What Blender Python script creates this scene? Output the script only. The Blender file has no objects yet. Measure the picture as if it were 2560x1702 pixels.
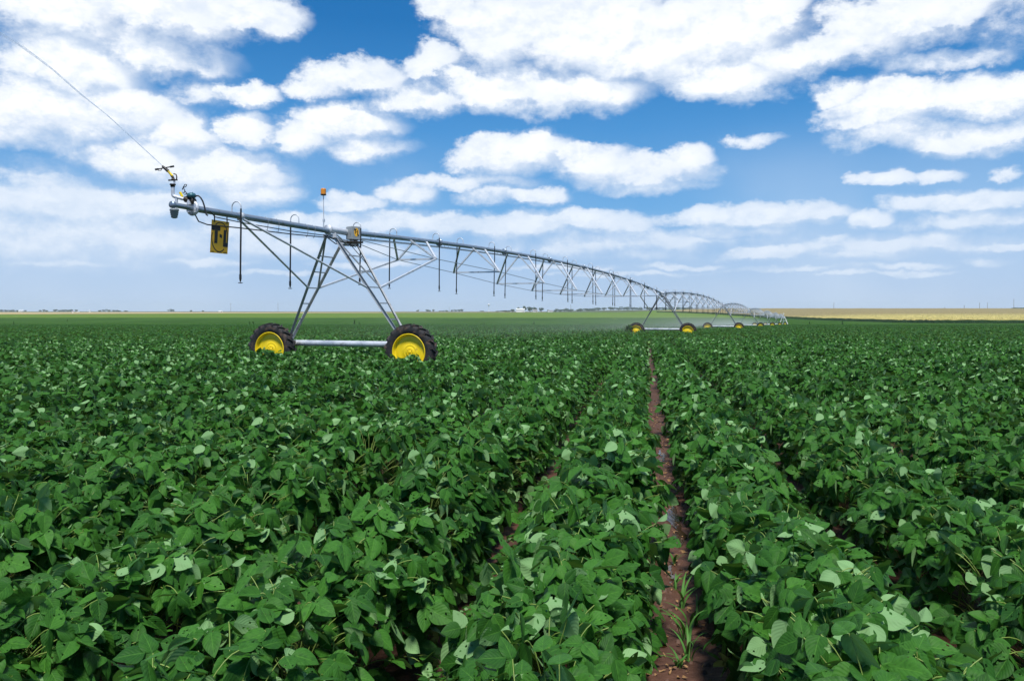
import bpy, math, random
import numpy as np
from mathutils import Vector, Matrix

scene = bpy.context.scene
HAZE_D = .0001        # per metre
MIST_D = .012
COL = scene.collection
rng = np.random.default_rng(7)
random.seed(7)
EYE = 1.74
FOC = 2000.0           # focal length in pixels of a 2560 px wide frame
HOR = 778.0            # row of the eye level


def at(px, py, Y):
    """World point seen at (px, py) of a 2560 x 1702 frame when it lies Y metres ahead."""
    return Vector(((px - 1280) * Y / FOC, Y, EYE + (HOR - py) * Y / FOC))


# ------------------------------------------------------------------ terrain
SLOPE = 0.0137


def sstep(v):
    v = np.clip(v, 0, 1)
    return v * v * (3 - 2 * v)


def gh(x, y):
    x = np.asarray(x, float); y = np.asarray(y, float)
    base = np.interp(y, [-60, 21.3, 338, 450, 560, 700, 900, 1100, 1600, 4200],
                     [0, 0, -SLOPE * (338 - 21.3), -5.3, -5.2, -4.4, -3.0, -1.7, -0.3, 0])
    hill = 5.2 * sstep((x - 200) / 120) * sstep((y - 430) / 520)
    return base + hill


def g(x, y):
    return float(gh(x, y))


# ------------------------------------------------------------------ mesh collector
class MB:
    def __init__(self):
        self.v = []; self.f = []; self.m = []; self.smooth = []

    def add(self, vs, fs, mi=0, smooth=False):
        o = len(self.v)
        self.v.extend([tuple(p) for p in vs])
        for f in fs:
            self.f.append(tuple(i + o for i in f)); self.m.append(mi); self.smooth.append(smooth)
        return self

    def tube(self, pts, r, seg=8, mi=0, cap=True, radii=None):
        pts = [Vector(p) for p in pts]
        n = len(pts)
        tang = []
        for i in range(n):
            a = pts[max(i - 1, 0)]; b = pts[min(i + 1, n - 1)]
            tang.append((b - a).normalized())
        up = Vector((0, 0, 1)) if abs(tang[0].z) < 0.95 else Vector((1, 0, 0))
        u = tang[0].cross(up).normalized()
        vs = []
        for i in range(n):
            t = tang[i]
            u = (u - t * u.dot(t)).normalized()
            w = t.cross(u)
            rr = radii[i] if radii is not None else r
            for k in range(seg):
                a = 2 * math.pi * k / seg
                vs.append(pts[i] + (u * math.cos(a) + w * math.sin(a)) * rr)
        fs = []
        for i in range(n - 1):
            for k in range(seg):
                k2 = (k + 1) % seg
                fs.append((i * seg + k, i * seg + k2, (i + 1) * seg + k2, (i + 1) * seg + k))
        self.add(vs, fs, mi, True)
        if cap:
            self.add(vs[:seg], [tuple(range(seg))[::-1]], mi)
            self.add(vs[-seg:], [tuple(range(seg))], mi)
        return self

    def box(self, c, size, rot=None, mi=0, bevel=0.0):
        c = Vector(c); sx, sy, sz = [s / 2 for s in size]
        R = rot if rot is not None else Matrix.Identity(3)
        if bevel <= 0:
            vs = [c + R @ Vector((x * sx, y * sy, z * sz)) for x in (-1, 1) for y in (-1, 1) for z in (-1, 1)]
            fs = [(0, 1, 3, 2), (4, 6, 7, 5), (0, 4, 5, 1), (2, 3, 7, 6), (0, 2, 6, 4), (1, 5, 7, 3)]
            return self.add(vs, fs, mi)
        b = bevel
        vs = []; idx = {}
        for x in (-1, 1):
            for y in (-1, 1):
                for z in (-1, 1):
                    for ax in range(3):
                        p = [x * (sx - b), y * (sy - b), z * (sz - b)]
                        p[ax] = (x * sx, y * sy, z * sz)[ax]
                        idx[(x, y, z, ax)] = len(vs); vs.append(c + R @ Vector(p))
        fs = []
        for ax in range(3):
            o1, o2 = (ax + 1) % 3, (ax + 2) % 3
            for s in (-1, 1):
                q = []
                for (p1, p2) in ((-1, -1), (1, -1), (1, 1), (-1, 1)):
                    k = [0, 0, 0]; k[ax] = s; k[o1] = p1; k[o2] = p2
                    q.append(idx[(k[0], k[1], k[2], ax)])
                fs.append(tuple(q if s > 0 else q[::-1]))
        for ax in range(3):           # edges along ax
            o1, o2 = (ax + 1) % 3, (ax + 2) % 3
            for p1 in (-1, 1):
                for p2 in (-1, 1):
                    q = []
                    for (s, a) in ((-1, o1), (1, o1), (1, o2), (-1, o2)):
                        k = [0, 0, 0]; k[ax] = s; k[o1] = p1; k[o2] = p2
                        q.append(idx[(k[0], k[1], k[2], a)])
                    fs.append(tuple(q if p1 * p2 < 0 else q[::-1]))
        for x in (-1, 1):
            for y in (-1, 1):
                for z in (-1, 1):
                    q = [idx[(x, y, z, a)] for a in range(3)]
                    fs.append(tuple(q if x * y * z > 0 else q[::-1]))
        return self.add(vs, fs, mi)

    def bar(self, a, b, w, h, up=(0, 0, 1), mi=0):
        """solid rectangular bar from a to b"""
        a = Vector(a); b = Vector(b); t = (b - a); L = t.length; t.normalize()
        u = Vector(up); s = t.cross(u)
        if s.length < 1e-4:
            s = t.cross(Vector((1, 0, 0)))
        s.normalize(); u = s.cross(t)
        R = Matrix((t, s, u)).transposed()
        return self.box((a + b) / 2, (L, w, h), R, mi)

    def angle_iron(self, a, b, s, th, d1, mi=0):
        """L profile from a to b; d1 = outward direction of one flange"""
        a = Vector(a); b = Vector(b); t = (b - a).normalized()
        d1 = Vector(d1); d1 = (d1 - t * d1.dot(t)).normalized(); d2 = t.cross(d1)
        prof = [(0, 0), (s, 0), (s, th), (th, th), (th, s), (0, s)]
        vs = [p + d1 * (x - s * .3) + d2 * (y - s * .3) for p in (a, b) for x, y in prof]
        fs = [(i, (i + 1) % 6, 6 + (i + 1) % 6, 6 + i) for i in range(6)]
        fs += [(5, 4, 3, 2, 1, 0), (6, 7, 8, 9, 10, 11)]
        return self.add(vs, fs, mi)

    def lathe(self, prof, seg=48, axis='Y', c=(0, 0, 0), mi=0, smooth=True):
        """prof = [(radius, offset)]"""
        vs = []; n = len(prof); c = Vector(c)
        for k in range(seg):
            a = 2 * math.pi * k / seg
            for r, o in prof:
                x, z = r * math.cos(a), r * math.sin(a)
                if axis == 'Y': p = (x, o, z)
                elif axis == 'Z': p = (x, z, o)
                else: p = (o, x, z)
                vs.append(c + Vector(p))
        fs = []
        for k in range(seg):
            k2 = (k + 1) % seg
            for i in range(n - 1):
                q = (k * n + i, k2 * n + i, k2 * n + i + 1, k * n + i + 1)
                fs.append(q if axis != 'Y' else q[::-1])
        return self.add(vs, fs, mi, smooth)

    def build(self, name, mats, parent=None, sharp=None):
        me = bpy.data.meshes.new(name)
        me.from_pydata(self.v, [], self.f)
        for m in (mats if isinstance(mats, (list, tuple)) else [mats]):
            me.materials.append(m)
        me.polygons.foreach_set('material_index', self.m)
        me.polygons.foreach_set('use_smooth', self.smooth)
        me.update()
        return link(name, me, parent)


def link(name, me, parent=None):
    o = bpy.data.objects.new(name, me)
    COL.objects.link(o)
    if parent is not None:
        o.parent = parent
    return o


def mesh_np(name, V, F, mats, mi=None, smooth=True, uv=None, attr=None):
    """mesh from numpy arrays, F is (n,4) or (n,3)"""
    me = bpy.data.meshes.new(name)
    V = np.asarray(V, np.float32); F = np.asarray(F, np.int32)
    k = F.shape[1]
    me.vertices.add(len(V)); me.vertices.foreach_set('co', V.ravel())
    me.loops.add(F.size); me.loops.foreach_set('vertex_index', F.ravel())
    me.polygons.add(len(F)); me.polygons.foreach_set('loop_start', np.arange(0, F.size, k, dtype=np.int32))
    for m in (mats if isinstance(mats, (list, tuple)) else [mats]):
        me.materials.append(m)
    if mi is not None:
        me.polygons.foreach_set('material_index', np.asarray(mi, np.int32))
    me.polygons.foreach_set('use_smooth', np.full(len(F), smooth))
    if uv is not None:
        l = me.uv_layers.new(name='UVMap')
        l.data.foreach_set('uv', np.asarray(uv, np.float32)[F.ravel()].ravel())
    if attr is not None:
        for an, av in attr.items():
            a = me.attributes.new(an, 'FLOAT', 'POINT')
            a.data.foreach_set('value', np.asarray(av, np.float32))
    me.update(calc_edges=True); me.validate()
    return me


def tag(o, label=None, cat=None, group=None, kind=None):
    if label: o['label'] = label
    if cat: o['category'] = cat
    if group: o['group'] = group
    if kind: o['kind'] = kind
    return o


def empty(name, loc, rz=0.0):
    o = bpy.data.objects.new(name, None); COL.objects.link(o)
    o.location = loc; o.rotation_euler = (0, 0, rz); o.empty_display_size = .3
    return o


def copy_tree(o, parent=None):
    c = o.copy(); COL.objects.link(c)
    if parent is not None: c.parent = parent
    for ch in list(o.children):
        copy_tree(ch, c)
    return c


# ------------------------------------------------------------------ materials
class NT:
    def __init__(self, tree):
        self.t = tree

    def n(self, typ, **kw):
        nd = self.t.nodes.new(typ)
        for k, v in kw.items():
            setattr(nd, k, v)
        return nd

    def l(self, a, b):
        self.t.links.new(a, b)

    def val(self, sock, v):
        if hasattr(v, 'is_output') or isinstance(v, bpy.types.NodeSocket):
            self.l(v, sock)
        else:
            sock.default_value = v

    def math(self, op, a, b=None, c=None, clamp=False):
        nd = self.n('ShaderNodeMath', operation=op); nd.use_clamp = clamp
        self.val(nd.inputs[0], a)
        if b is not None: self.val(nd.inputs[1], b)
        if c is not None: self.val(nd.inputs[2], c)
        return nd.outputs[0]

    def vmath(self, op, a, b=None, c=None):
        nd = self.n('ShaderNodeVectorMath', operation=op)
        self.val(nd.inputs[0], a)
        if b is not None: self.val(nd.inputs[1], b)
        if c is not None: self.val(nd.inputs[2], c)
        return nd.outputs['Value'] if op in ('DOT_PRODUCT', 'LENGTH') else nd.outputs[0]

    def mix(self, f, a, b, blend='MIX'):
        nd = self.n('ShaderNodeMix', data_type='RGBA', blend_type=blend)
        self.val(nd.inputs[0], f); self.val(nd.inputs[6], a); self.val(nd.inputs[7], b)
        return nd.outputs[2]

    def noise(self, vec, scale, detail=3, rough=.55, dim='3D'):
        nd = self.n('ShaderNodeTexNoise', noise_dimensions=dim)
        if vec is not None: self.l(vec, nd.inputs['Vector'])
        nd.inputs['Scale'].default_value = scale; nd.inputs['Detail'].default_value = detail
        nd.inputs['Roughness'].default_value = rough
        return nd

    def ramp(self, f, stops):
        nd = self.n('ShaderNodeValToRGB'); el = nd.color_ramp.elements
        while len(el) < len(stops): el.new(.5)
        for e, (p, c) in zip(el, stops):
            e.position = p; e.color = c if len(c) == 4 else (*c, 1)
        self.val(nd.inputs[0], f)
        return nd.outputs[0]

    def smooth(self, v, a, b, lo=0, hi=1):
        nd = self.n('ShaderNodeMapRange', interpolation_type='SMOOTHSTEP')
        self.val(nd.inputs[0], v)
        for i, x in enumerate((a, b, lo, hi)): nd.inputs[i + 1].default_value = x
        return nd.outputs[0]


def C(c): return (*c, 1)


def mat(name, color, rough=.5, metal=0.0, var=.25, scale=8.0, bump=0.0, bscale=30, dirt=None, dirt_amt=.5, spec=.5, dscale=6):
    m = bpy.data.materials.new(name); m.use_nodes = True
    t = NT(m.node_tree); bs = m.node_tree.nodes['Principled BSDF']
    co = t.n('ShaderNodeTexCoord').outputs['Object']
    nz = t.noise(co, scale, 4)
    dark = tuple(c * (1 - var) for c in color); lite = tuple(min(1, c * (1 + var)) for c in color)
    col = t.mix(nz.outputs[0], C(dark), C(lite))
    if dirt:
        n2 = t.noise(co, dscale, 6, .65)
        f = t.smooth(n2.outputs[0], .62 - dirt_amt * .3, .78 - dirt_amt * .2)
        col = t.mix(f, col, C(dirt))
    t.l(col, bs.inputs['Base Color'])
    n3 = t.noise(co, scale * 3, 3)
    t.l(t.math('MULTIPLY_ADD', n3.outputs[0], .25, rough - .12, clamp=True), bs.inputs['Roughness'])
    bs.inputs['Metallic'].default_value = metal
    bs.inputs['Specular IOR Level'].default_value = spec
    if bump > 0:
        b = t.n('ShaderNodeBump'); b.inputs['Strength'].default_value = bump; b.inputs['Distance'].default_value = .02
        t.l(t.noise(co, bscale, 4).outputs[0], b.inputs['Height']); t.l(b.outputs[0], bs.inputs['Normal'])
    return m


M = {}
M['galv'] = mat('galvanised_steel', (.60, .64, .69), .45, .25, .22, 14, dirt=(.26, .27, .27), dirt_amt=.3)
M['pipe'] = mat('galvanised_pipe', (.27, .34, .42), .36, .65, .18, 6, dirt=(.22, .24, .24), dirt_amt=.4)
M['leg'] = mat('weathered_galvanised', (.42, .44, .46), .5, .55, .2, 10, dirt=(.25, .25, .24), dirt_amt=.4)
M['tyre'] = mat('tyre_rubber', (.018, .018, .020), .75, 0, .4, 9, .4, 40, dirt=(.12, .074, .05), dirt_amt=.42, dscale=6)
M['yellow'] = mat('yellow_paint', (.92, .68, .010), .38, 0, .07, 5, dirt=(.38, .24, .05), dirt_amt=.12, dscale=7)
M['sign'] = mat('sign_yellow', (.98, .50, .018), .5, 0, .06, 4)
M['black'] = mat('black_paint', (.012, .012, .013), .5, 0, .3, 10)
M['hose'] = mat('black_hose', (.014, .015, .018), .45, 0, .3, 10)
M['amber'] = mat('amber_plastic', (.80, .28, .01), .25, 0, .12, 30)
M['box'] = mat('grey_enamel', (.30, .33, .34), .5, .1, .08, 8, dirt=(.2, .2, .19), dirt_amt=.1)
M['teal'] = mat('teal_cast_iron', (.03, .12, .15), .4, .2, .3, 20)
M['bronze'] = mat('dark_bronze', (.05, .04, .03), .45, .4, .4, 25)
M['grey_plastic'] = mat('grey_plastic', (.25, .29, .31), .5, 0, .12, 20)
M['rod'] = mat('steel_rod', (.30, .34, .37), .45, .6, .15, 8)
M['white'] = mat('white_paint', (.78, .78, .76), .5, 0, .06, 3)
M['roof'] = mat('grey_roof', (.30, .28, .27), .7, 0, .15, 3)
M['wood'] = mat('weathered_wood', (.16, .12, .09), .85, 0, .25, 5)
M['red'] = mat('faded_red_paint', (.45, .10, .05), .6, 0, .15, 5)
M['bark'] = mat('bark', (.09, .07, .055), .9, 0, .3, 6)


def leaf_material(name, top, top2, under, transl=.14, veins=True, trans_col=(.16, .34, .04), rough=.58, spec=.2):
    m = bpy.data.materials.new(name); m.use_nodes = True
    t = NT(m.node_tree); nt = m.node_tree; bs = nt.nodes['Principled BSDF']; out = nt.nodes['Material Output']
    var = t.n('ShaderNodeAttribute', attribute_name='var').outputs['Fac']
    rnd = t.n('ShaderNodeObjectInfo').outputs['Random']
    v = t.math('ADD', t.math('MULTIPLY', var, .65), t.math('MULTIPLY', rnd, .35))
    col = t.mix(v, C(top), C(top2))
    und = t.mix(var, C(tuple(c * .75 for c in under)), C(under))
    if veins:
        uv = t.n('ShaderNodeUVMap').outputs[0]
        s = t.n('ShaderNodeSeparateXYZ'); t.l(uv, s.inputs[0])
        q = t.math('ABSOLUTE', t.math('SUBTRACT', s.outputs[1], .5))
        ph = t.math('SUBTRACT', t.math('MULTIPLY', s.outputs[0], 44.0), t.math('MULTIPLY', q, 34.0))
        w = t.math('SINE', ph)
        vein = t.smooth(w, .72, 1.0)
        mid = t.smooth(q, .035, .0)
        vv = t.math('MAXIMUM', t.math('MULTIPLY', vein, .14), t.math('MULTIPLY', mid, .5))
        col = t.mix(vv, col, C((top2[0] * 1.8 + .02, top2[1] * 1.7, top2[2] * 1.5 + .01)))
        co = t.n('ShaderNodeTexCoord').outputs['Object']
        blot = t.noise(co, 60, 3)
        col = t.mix(t.smooth(blot.outputs[0], .45, .75, 0, .45), col, C(tuple(c * .62 for c in top)))
        spots = t.n('ShaderNodeTexVoronoi'); spots.inputs['Scale'].default_value = 55; t.l(co, spots.inputs['Vector'])
        sp = t.smooth(spots.outputs['Distance'], .16, .10)
        gate = t.smooth(t.noise(co, 9, 2).outputs[0], .56, .64)
        col = t.mix(t.math('MULTIPLY', sp, gate), col, C((.035, .025, .012)))
        b = t.n('ShaderNodeBump'); b.inputs['Strength'].default_value = .22; b.inputs['Distance'].default_value = .003
        t.l(t.math('SUBTRACT', t.math('MULTIPLY', w, -.5), t.math('MULTIPLY', mid, 1.2)), b.inputs['Height'])
        t.l(b.outputs[0], bs.inputs['Normal'])
    geo = t.n('ShaderNodeNewGeometry')
    col = t.mix(geo.outputs['Backfacing'], col, und)
    t.l(col, bs.inputs['Base Color'])
    bs.inputs['Roughness'].default_value = rough; bs.inputs['Specular IOR Level'].default_value = spec
    tr = t.n('ShaderNodeBsdfTranslucent'); tr.inputs['Color'].default_value = C(trans_col)
    mx = t.n('ShaderNodeMixShader'); mx.inputs[0].default_value = transl
    t.l(bs.outputs[0], mx.inputs[1]); t.l(tr.outputs[0], mx.inputs[2]); t.l(mx.outputs[0], out.inputs['Surface'])
    return m


M['leaf'] = leaf_material('soybean_leaf', (.008, .058, .007), (.054, .188, .020), (.23, .43, .17))
M['leaf_far'] = leaf_material('soybean_leaf_distant', (.009, .058, .007), (.050, .168, .018), (.15, .30, .08), veins=False)
M['petiole'] = mat('petiole_green', (.20, .30, .06), .5, 0, .2, 20)
M['weed'] = leaf_material('weed_leaf', (.025, .085, .012), (.06, .16, .022), (.07, .14, .05), veins=False)
M['grass'] = leaf_material('grass_blade', (.05, .17, .03), (.10, .26, .05), (.12, .26, .07), veins=False)
M['tree'] = leaf_material('tree_leaf', (.018, .045, .020), (.040, .080, .032), (.05, .09, .04), veins=False, transl=.1)
M['corn_leaf'] = leaf_material('corn_leaf', (.015, .055, .012), (.045, .115, .022), (.05, .11, .03), veins=False, transl=.12)
M['tassel'] = leaf_material('corn_tassel', (.42, .35, .13), (.64, .53, .22), (.5, .42, .17), veins=False, transl=.1, trans_col=(.3, .2, .05))

# ------------------------------------------------------------------ world: sky and clouds by direction
CLOUDS = [(-29.78,17.93,5.62,2.08,1),(-24.23,19.03,6.46,1.9,1),(-18.16,19.63,3.65,1.44,0.85),(-29.19,14.78,5.09,2.16,1),(-24.88,16.5,4.22,1.69,0.8),(-30.36,12.08,5.21,2.18,1),(-26.02,12.56,4.14,2.13,1),(-30.93,10.47,2.97,0.9,0.7),(-22.93,11.22,2.64,1.79,1),(-24.88,9.55,4.22,1.51,1),(-20.24,9.31,5.06,1.85,1),(-17.88,8.28,3.52,1.16,0.8),(-29.78,6.77,3.86,0.8,0.7),(-24.23,6.97,5.43,0.98,0.7),(-29.78,5.57,4.92,0.8,0.5),(-21.06,16.42,1.76,1.2,0.4),(-21.86,14.18,2.01,1.08,0.45),(-18.58,14.47,2.44,1.04,1),(-18.72,12.23,1.95,1.15,1),(-11.64,13.07,3.88,1.59,1),(-14.58,11.92,2.77,1.22,0.75),(-10.44,11.23,3.01,1.18,0.7),(-10.89,16.25,3.75,1.27,0.75),(-13.41,15.33,2.21,0.84,0.5),(-6.33,17.28,2.46,1.13,0.75),(-7.1,14.84,3.37,1.23,0.7),(-1.69,18.92,3.57,2.64,1),(-1.69,15.52,4.97,1.59,1),(-4.02,20.53,2.78,1.09,0.7),(4.65,19.14,8.03,3.18,1),(13.72,18.29,7.63,3.27,1),(15.18,15.84,5.21,1.53,1),(3.88,15.2,6.19,1.59,1),(10,17.41,6.33,2.37,1),(19.84,16.81,4.95,1.61,1),(18.45,19.47,2.66,1.7,1),(26.65,18.3,5.34,1.63,1),(24.76,17.04,3.2,1.16,0.8),(27.88,15.59,3.89,0.76,0.4),(27.27,13.35,5.53,1.44,1),(31.74,12.92,3.6,1.38,1),(24.12,12.62,4.4,1.28,1),(24.5,11.36,3.48,0.95,0.8),(21.47,14.09,1.88,0.82,0.8),(31.4,10.8,3.4,1.15,0.85),(27.88,11.18,4.01,0.93,0.75),(0.62,11.41,4.2,1.49,1),(2.18,12.29,1.16,0.96,1),(5.42,10.46,3.54,1.27,1),(8.64,9.65,6.08,1.19,0.9),(12.54,10.41,1.85,1.25,1),(9.55,8.73,4.23,0.52,0.6),(-1.69,10.81,3.57,1.5,1),(-3.25,9.14,4.65,0.61,0.7),(25.52,8.82,1.52,0.62,0.75),(28,8.77,1.58,0.56,0.7),(23.46,8.89,1.05,0.42,0.5),(31.74,8.38,0.9,0.36,0.45),(16.76,11.65,1.28,0.36,0.25),(1.24,8.09,2.64,0.79,0.8),(-6.95,8.33,1.68,0.79,0.7),(-10.89,7.57,2.7,0.82,0.8),(-1.69,8.16,2.33,0.76,0.6),(5.42,6.45,4.01,0.95,0.85),(0.78,6.02,4.35,1.08,0.8),(8.49,6.03,2.28,0.68,0.6),(16.62,6.36,6.14,0.96,0.95),(15.18,5.29,4.34,0.45,0.6),(20.39,6.66,2.05,0.79,0.8),(23.86,5.86,1.43,0.73,0.8),(25.78,6.81,1.76,0.69,0.5),(29.91,6.76,3.27,0.8,0.6),(29.67,5.5,4.34,0.8,0.55),(-15.74,6.32,1.8,0.71,0.85),(-12.23,6.11,3.12,0.9,0.8),(-6.33,6.21,5.83,0.92,0.75),(-19.55,5.46,3.59,0.87,0.5),(-26.76,4.21,6.2,0.69,0.35),(-13.12,4.29,7.37,0.6,0.35),(3.11,4.4,3.41,0.62,0.55),(9.25,3.97,2.42,0.49,0.45),(17.04,3.84,3.34,0.56,0.75),(21.74,4.67,0.94,0.37,0.4),(27.88,4.44,1.34,0.38,0.5),(23.46,3.47,3.27,0.31,0.35),(30.6,3.06,1.38,0.29,0.35),(-27.75,4.72,9.25,2.05,0.62),(-29.19,6.4,6.16,1.61,0.6),(-16.75,4.66,7.13,1.04,0.5),(7.72,4.82,10.68,0.92,0.45),(26.03,4.1,6.28,0.69,0.38),(-31.28,7.97,2.27,0.91,0.25),(3.88,3.08,3.71,0.25,0.5),(11.65,3.1,2.83,0.23,0.45),(18.73,2.78,3.62,0.22,0.45),(26.03,2.78,2.89,0.21,0.45),(31.4,3.89,1.81,0.26,0.5),(24.76,2.38,3.85,0.17,0.35),(-10.14,3.34,3.92,0.3,0.5),(-21.6,3.38,4.3,0.32,0.5),(-29.19,2.97,3.55,0.27,0.5),(-16.75,2.59,4.28,0.21,0.4),(7.42,2.6,4.59,0.18,0.35),(-48,14,14,7,1),(-55,30,16,8,1),(-20,34,16,6,1),(12,36,18,7,1),(45,20,14,7,1),(52,34,16,8,0.9),(-75,20,18,8,1),(80,22,20,8,1),(0,52,30,8,1),(-45,50,25,8,1),(50,56,25,8,1)]


def make_world():
    w = bpy.data.worlds.new("World"); scene.world = w; w.use_nodes = True
    nt = w.node_tree; nt.nodes.clear(); t = NT(nt)
    out = t.n('ShaderNodeOutputWorld'); bg = t.n('ShaderNodeBackground'); t.l(bg.outputs[0], out.inputs[0])
    sky = t.n('ShaderNodeTexSky', sky_type='NISHITA'); sky.sun_disc = False
    sky.sun_elevation = SUN_EL; sky.sun_rotation = SUN_AZ
    sky.air_density = 1.0; sky.dust_density = .6; sky.ozone_density = 2.0
    d = t.n('ShaderNodeTexCoord').outputs['Generated']
    s = t.n('ShaderNodeSeparateXYZ'); t.l(d, s.inputs[0])
    az = t.math('MULTIPLY', t.math('ARCTAN2', s.outputs[0], s.outputs[1]), 57.2958)
    el = t.math('MULTIPLY', t.math('ARCSINE', s.outputs[2]), 57.2958)
    cb = t.n('ShaderNodeCombineXYZ'); t.l(az, cb.inputs[0]); t.l(el, cb.inputs[1])
    # cloud-deck coordinates: flatter and denser towards the horizon
    dcv = t.vmath('MULTIPLY', d, (2.0, 2.0, 3.0))
    n1 = t.noise(dcv, 4.2, 3, .5)
    n2 = t.noise(dcv, 12.0, 8, .63)
    warp = t.vmath('MULTIPLY', t.vmath('SUBTRACT', n1.outputs['Color'], (.5, .5, .5)), (5.0, 2.0, 0))
    warp2 = t.vmath('MULTIPLY', t.vmath('SUBTRACT', n2.outputs['Color'], (.5, .5, .5)), (2.8, 2.0, 0))
    amp = t.math('MULTIPLY_ADD', el, .045, .46)
    amp = t.math('MINIMUM', amp, 1.25)
    am = t.n('ShaderNodeCombineXYZ'); t.l(amp, am.inputs[0]); t.l(amp, am.inputs[1])
    p = t.vmath('ADD', cb.outputs[0], t.vmath('MULTIPLY', t.vmath('ADD', warp, warp2), am.outputs[0]))
    acc = acc2 = None
    p2 = t.vmath('ADD', p, t.vmath('MULTIPLY', am.outputs[0], (-.6, 1.35, 0)))
    for a, e, ra, re, wt in CLOUDS:
        q = t.vmath('MULTIPLY_ADD', p, (1 / ra, 1 / re, 0), (-a / ra, -e / re, 0))
        v = t.math('MULTIPLY_ADD', t.vmath('DOT_PRODUCT', q, q), -wt, wt)
        acc = v if acc is None else t.math('SMOOTH_MAX', acc, v, .25)
        q2 = t.vmath('MULTIPLY_ADD', p2, (1 / ra, 1 / re, 0), (-a / ra, -e / re, 0))
        v2 = t.math('MULTIPLY_ADD', t.vmath('DOT_PRODUCT', q2, q2), -wt, wt)
        acc2 = v2 if acc2 is None else t.math('SMOOTH_MAX', acc2, v2, .25)
    cov = t.math('ADD', acc, t.math('MULTIPLY', t.math('SUBTRACT', n2.outputs[0], .5), 1.7))
    top_side = t.smooth(t.math('SUBTRACT', acc2, acc), .25, -.35)
    alpha = t.smooth(t.math('MULTIPLY', t.math('ADD', cov, .40), t.math('MULTIPLY_ADD', top_side, .55, .85)), 0.0, 1.16)
    alpha = t.math('MULTIPLY', alpha, t.smooth(el, 2.0, 14.0, .62, .97))
    # thin veil low in the sky
    nv = t.noise(dcv, 1.1, 4, .5)
    veil = t.math('MULTIPLY', t.smooth(nv.outputs[0], .35, .75), t.smooth(el, 15.0, 3.0, 0, .55))
    # blue of the clear sky: Nishita, pulled towards the polarised blue of the photograph
    base = t.vmath('MULTIPLY', sky.outputs[0], (SKY_K, SKY_K, SKY_K))
    grade = t.ramp(t.math('DIVIDE', el, 30.0, clamp=True), [(p_, c_) for p_, c_ in SKY_BLUE])
    clear = t.mix(.9, base, grade)
    clear = t.mix(veil, clear, C((.72, .82, .95)))
    n3 = t.noise(dcv, 5.5, 4, .55)
    thick = t.smooth(cov, .25, 1.15)
    # side of each cloud turned away from the light above is greyer
    lit = t.smooth(t.math('SUBTRACT', acc2, acc), .50, -.30)
    n2b = t.noise(t.vmath('ADD', dcv, (-.012, 0, .030)), 12.0, 5, .60)
    relief = t.math('MULTIPLY', t.math('SUBTRACT', n2.outputs[0], n2b.outputs[0]), 3.0)
    lit = t.math('ADD', lit, relief, clamp=True)
    shade = t.math('MULTIPLY', t.math('MULTIPLY_ADD', thick, .5, .5), t.math('MULTIPLY', lit, t.smooth(n3.outputs[0], .82, .42, .55, 1.0)))
    ccol = t.mix(shade, C((.71, .80, .93)), C((1.07, 1.08, 1.09)))
    horizon = t.smooth(el, 8.0, .5, 0, .42)
    ccol = t.mix(horizon, ccol, C((.60, .72, .90)))
    fin = t.mix(t.math('MULTIPLY', alpha, t.smooth(el, .2, 2.6, .3, 1.0)), clear, ccol)
    t.l(fin, bg.inputs['Color']); bg.inputs['Strength'].default_value = .9


SUN_EL = math.radians(63); SUN_AZ = math.radians(178)
SKY_K = .10
SKY_BLUE = [(0.0, (.45, .60, .84)), (.12, (.36, .55, .84)), (.24, (.14, .40, .77)), (.42, (.055, .29, .67)), (.66, (.008, .17, .49)), (1.0, (.005, .13, .40))]
make_world()
sun = bpy.data.lights.new('sun', 'SUN'); sun.energy = 4.0; sun.angle = math.radians(10); sun.color = (1, .96, .9)
so = bpy.data.objects.new('sun', sun); COL.objects.link(so)
sd = Vector((math.sin(SUN_AZ) * math.cos(SUN_EL), math.cos(SUN_AZ) * math.cos(SUN_EL), math.sin(SUN_EL)))
so.rotation_euler = sd.to_track_quat('Z', 'Y').to_euler(); so.location = (0, -20, 60)

cam = bpy.data.cameras.new('camera'); co = bpy.data.objects.new('camera', cam); COL.objects.link(co)
co.location = (0, 0, EYE); co.rotation_euler = (math.pi / 2, 0, 0)
cam.sensor_width = 36; cam.lens = 36 * FOC / 2560; cam.shift_y = -(851 - HOR) / 2560
cam.clip_end = 12000; cam.clip_start = .05
scene.camera = co
scene.view_settings.view_transform = 'Standard'; scene.view_settings.look = 'None'
scene.view_settings.exposure = .22; scene.view_settings.gamma = 1
cy = scene.cycles
cy.max_bounces = 6; cy.diffuse_bounces = 3; cy.glossy_bounces = 3; cy.transmission_bounces = 4; cy.transparent_max_bounces = 40
cy.volume_bounces = 2
cy.use_denoising = True

# ------------------------------------------------------------------ ground and water
ROW = math.radians(9.42)
RU = Vector((math.sin(ROW), math.cos(ROW))); RR = Vector((math.cos(ROW), -math.sin(ROW)))
S_GAP = .205
PITCH = 1.04


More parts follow.
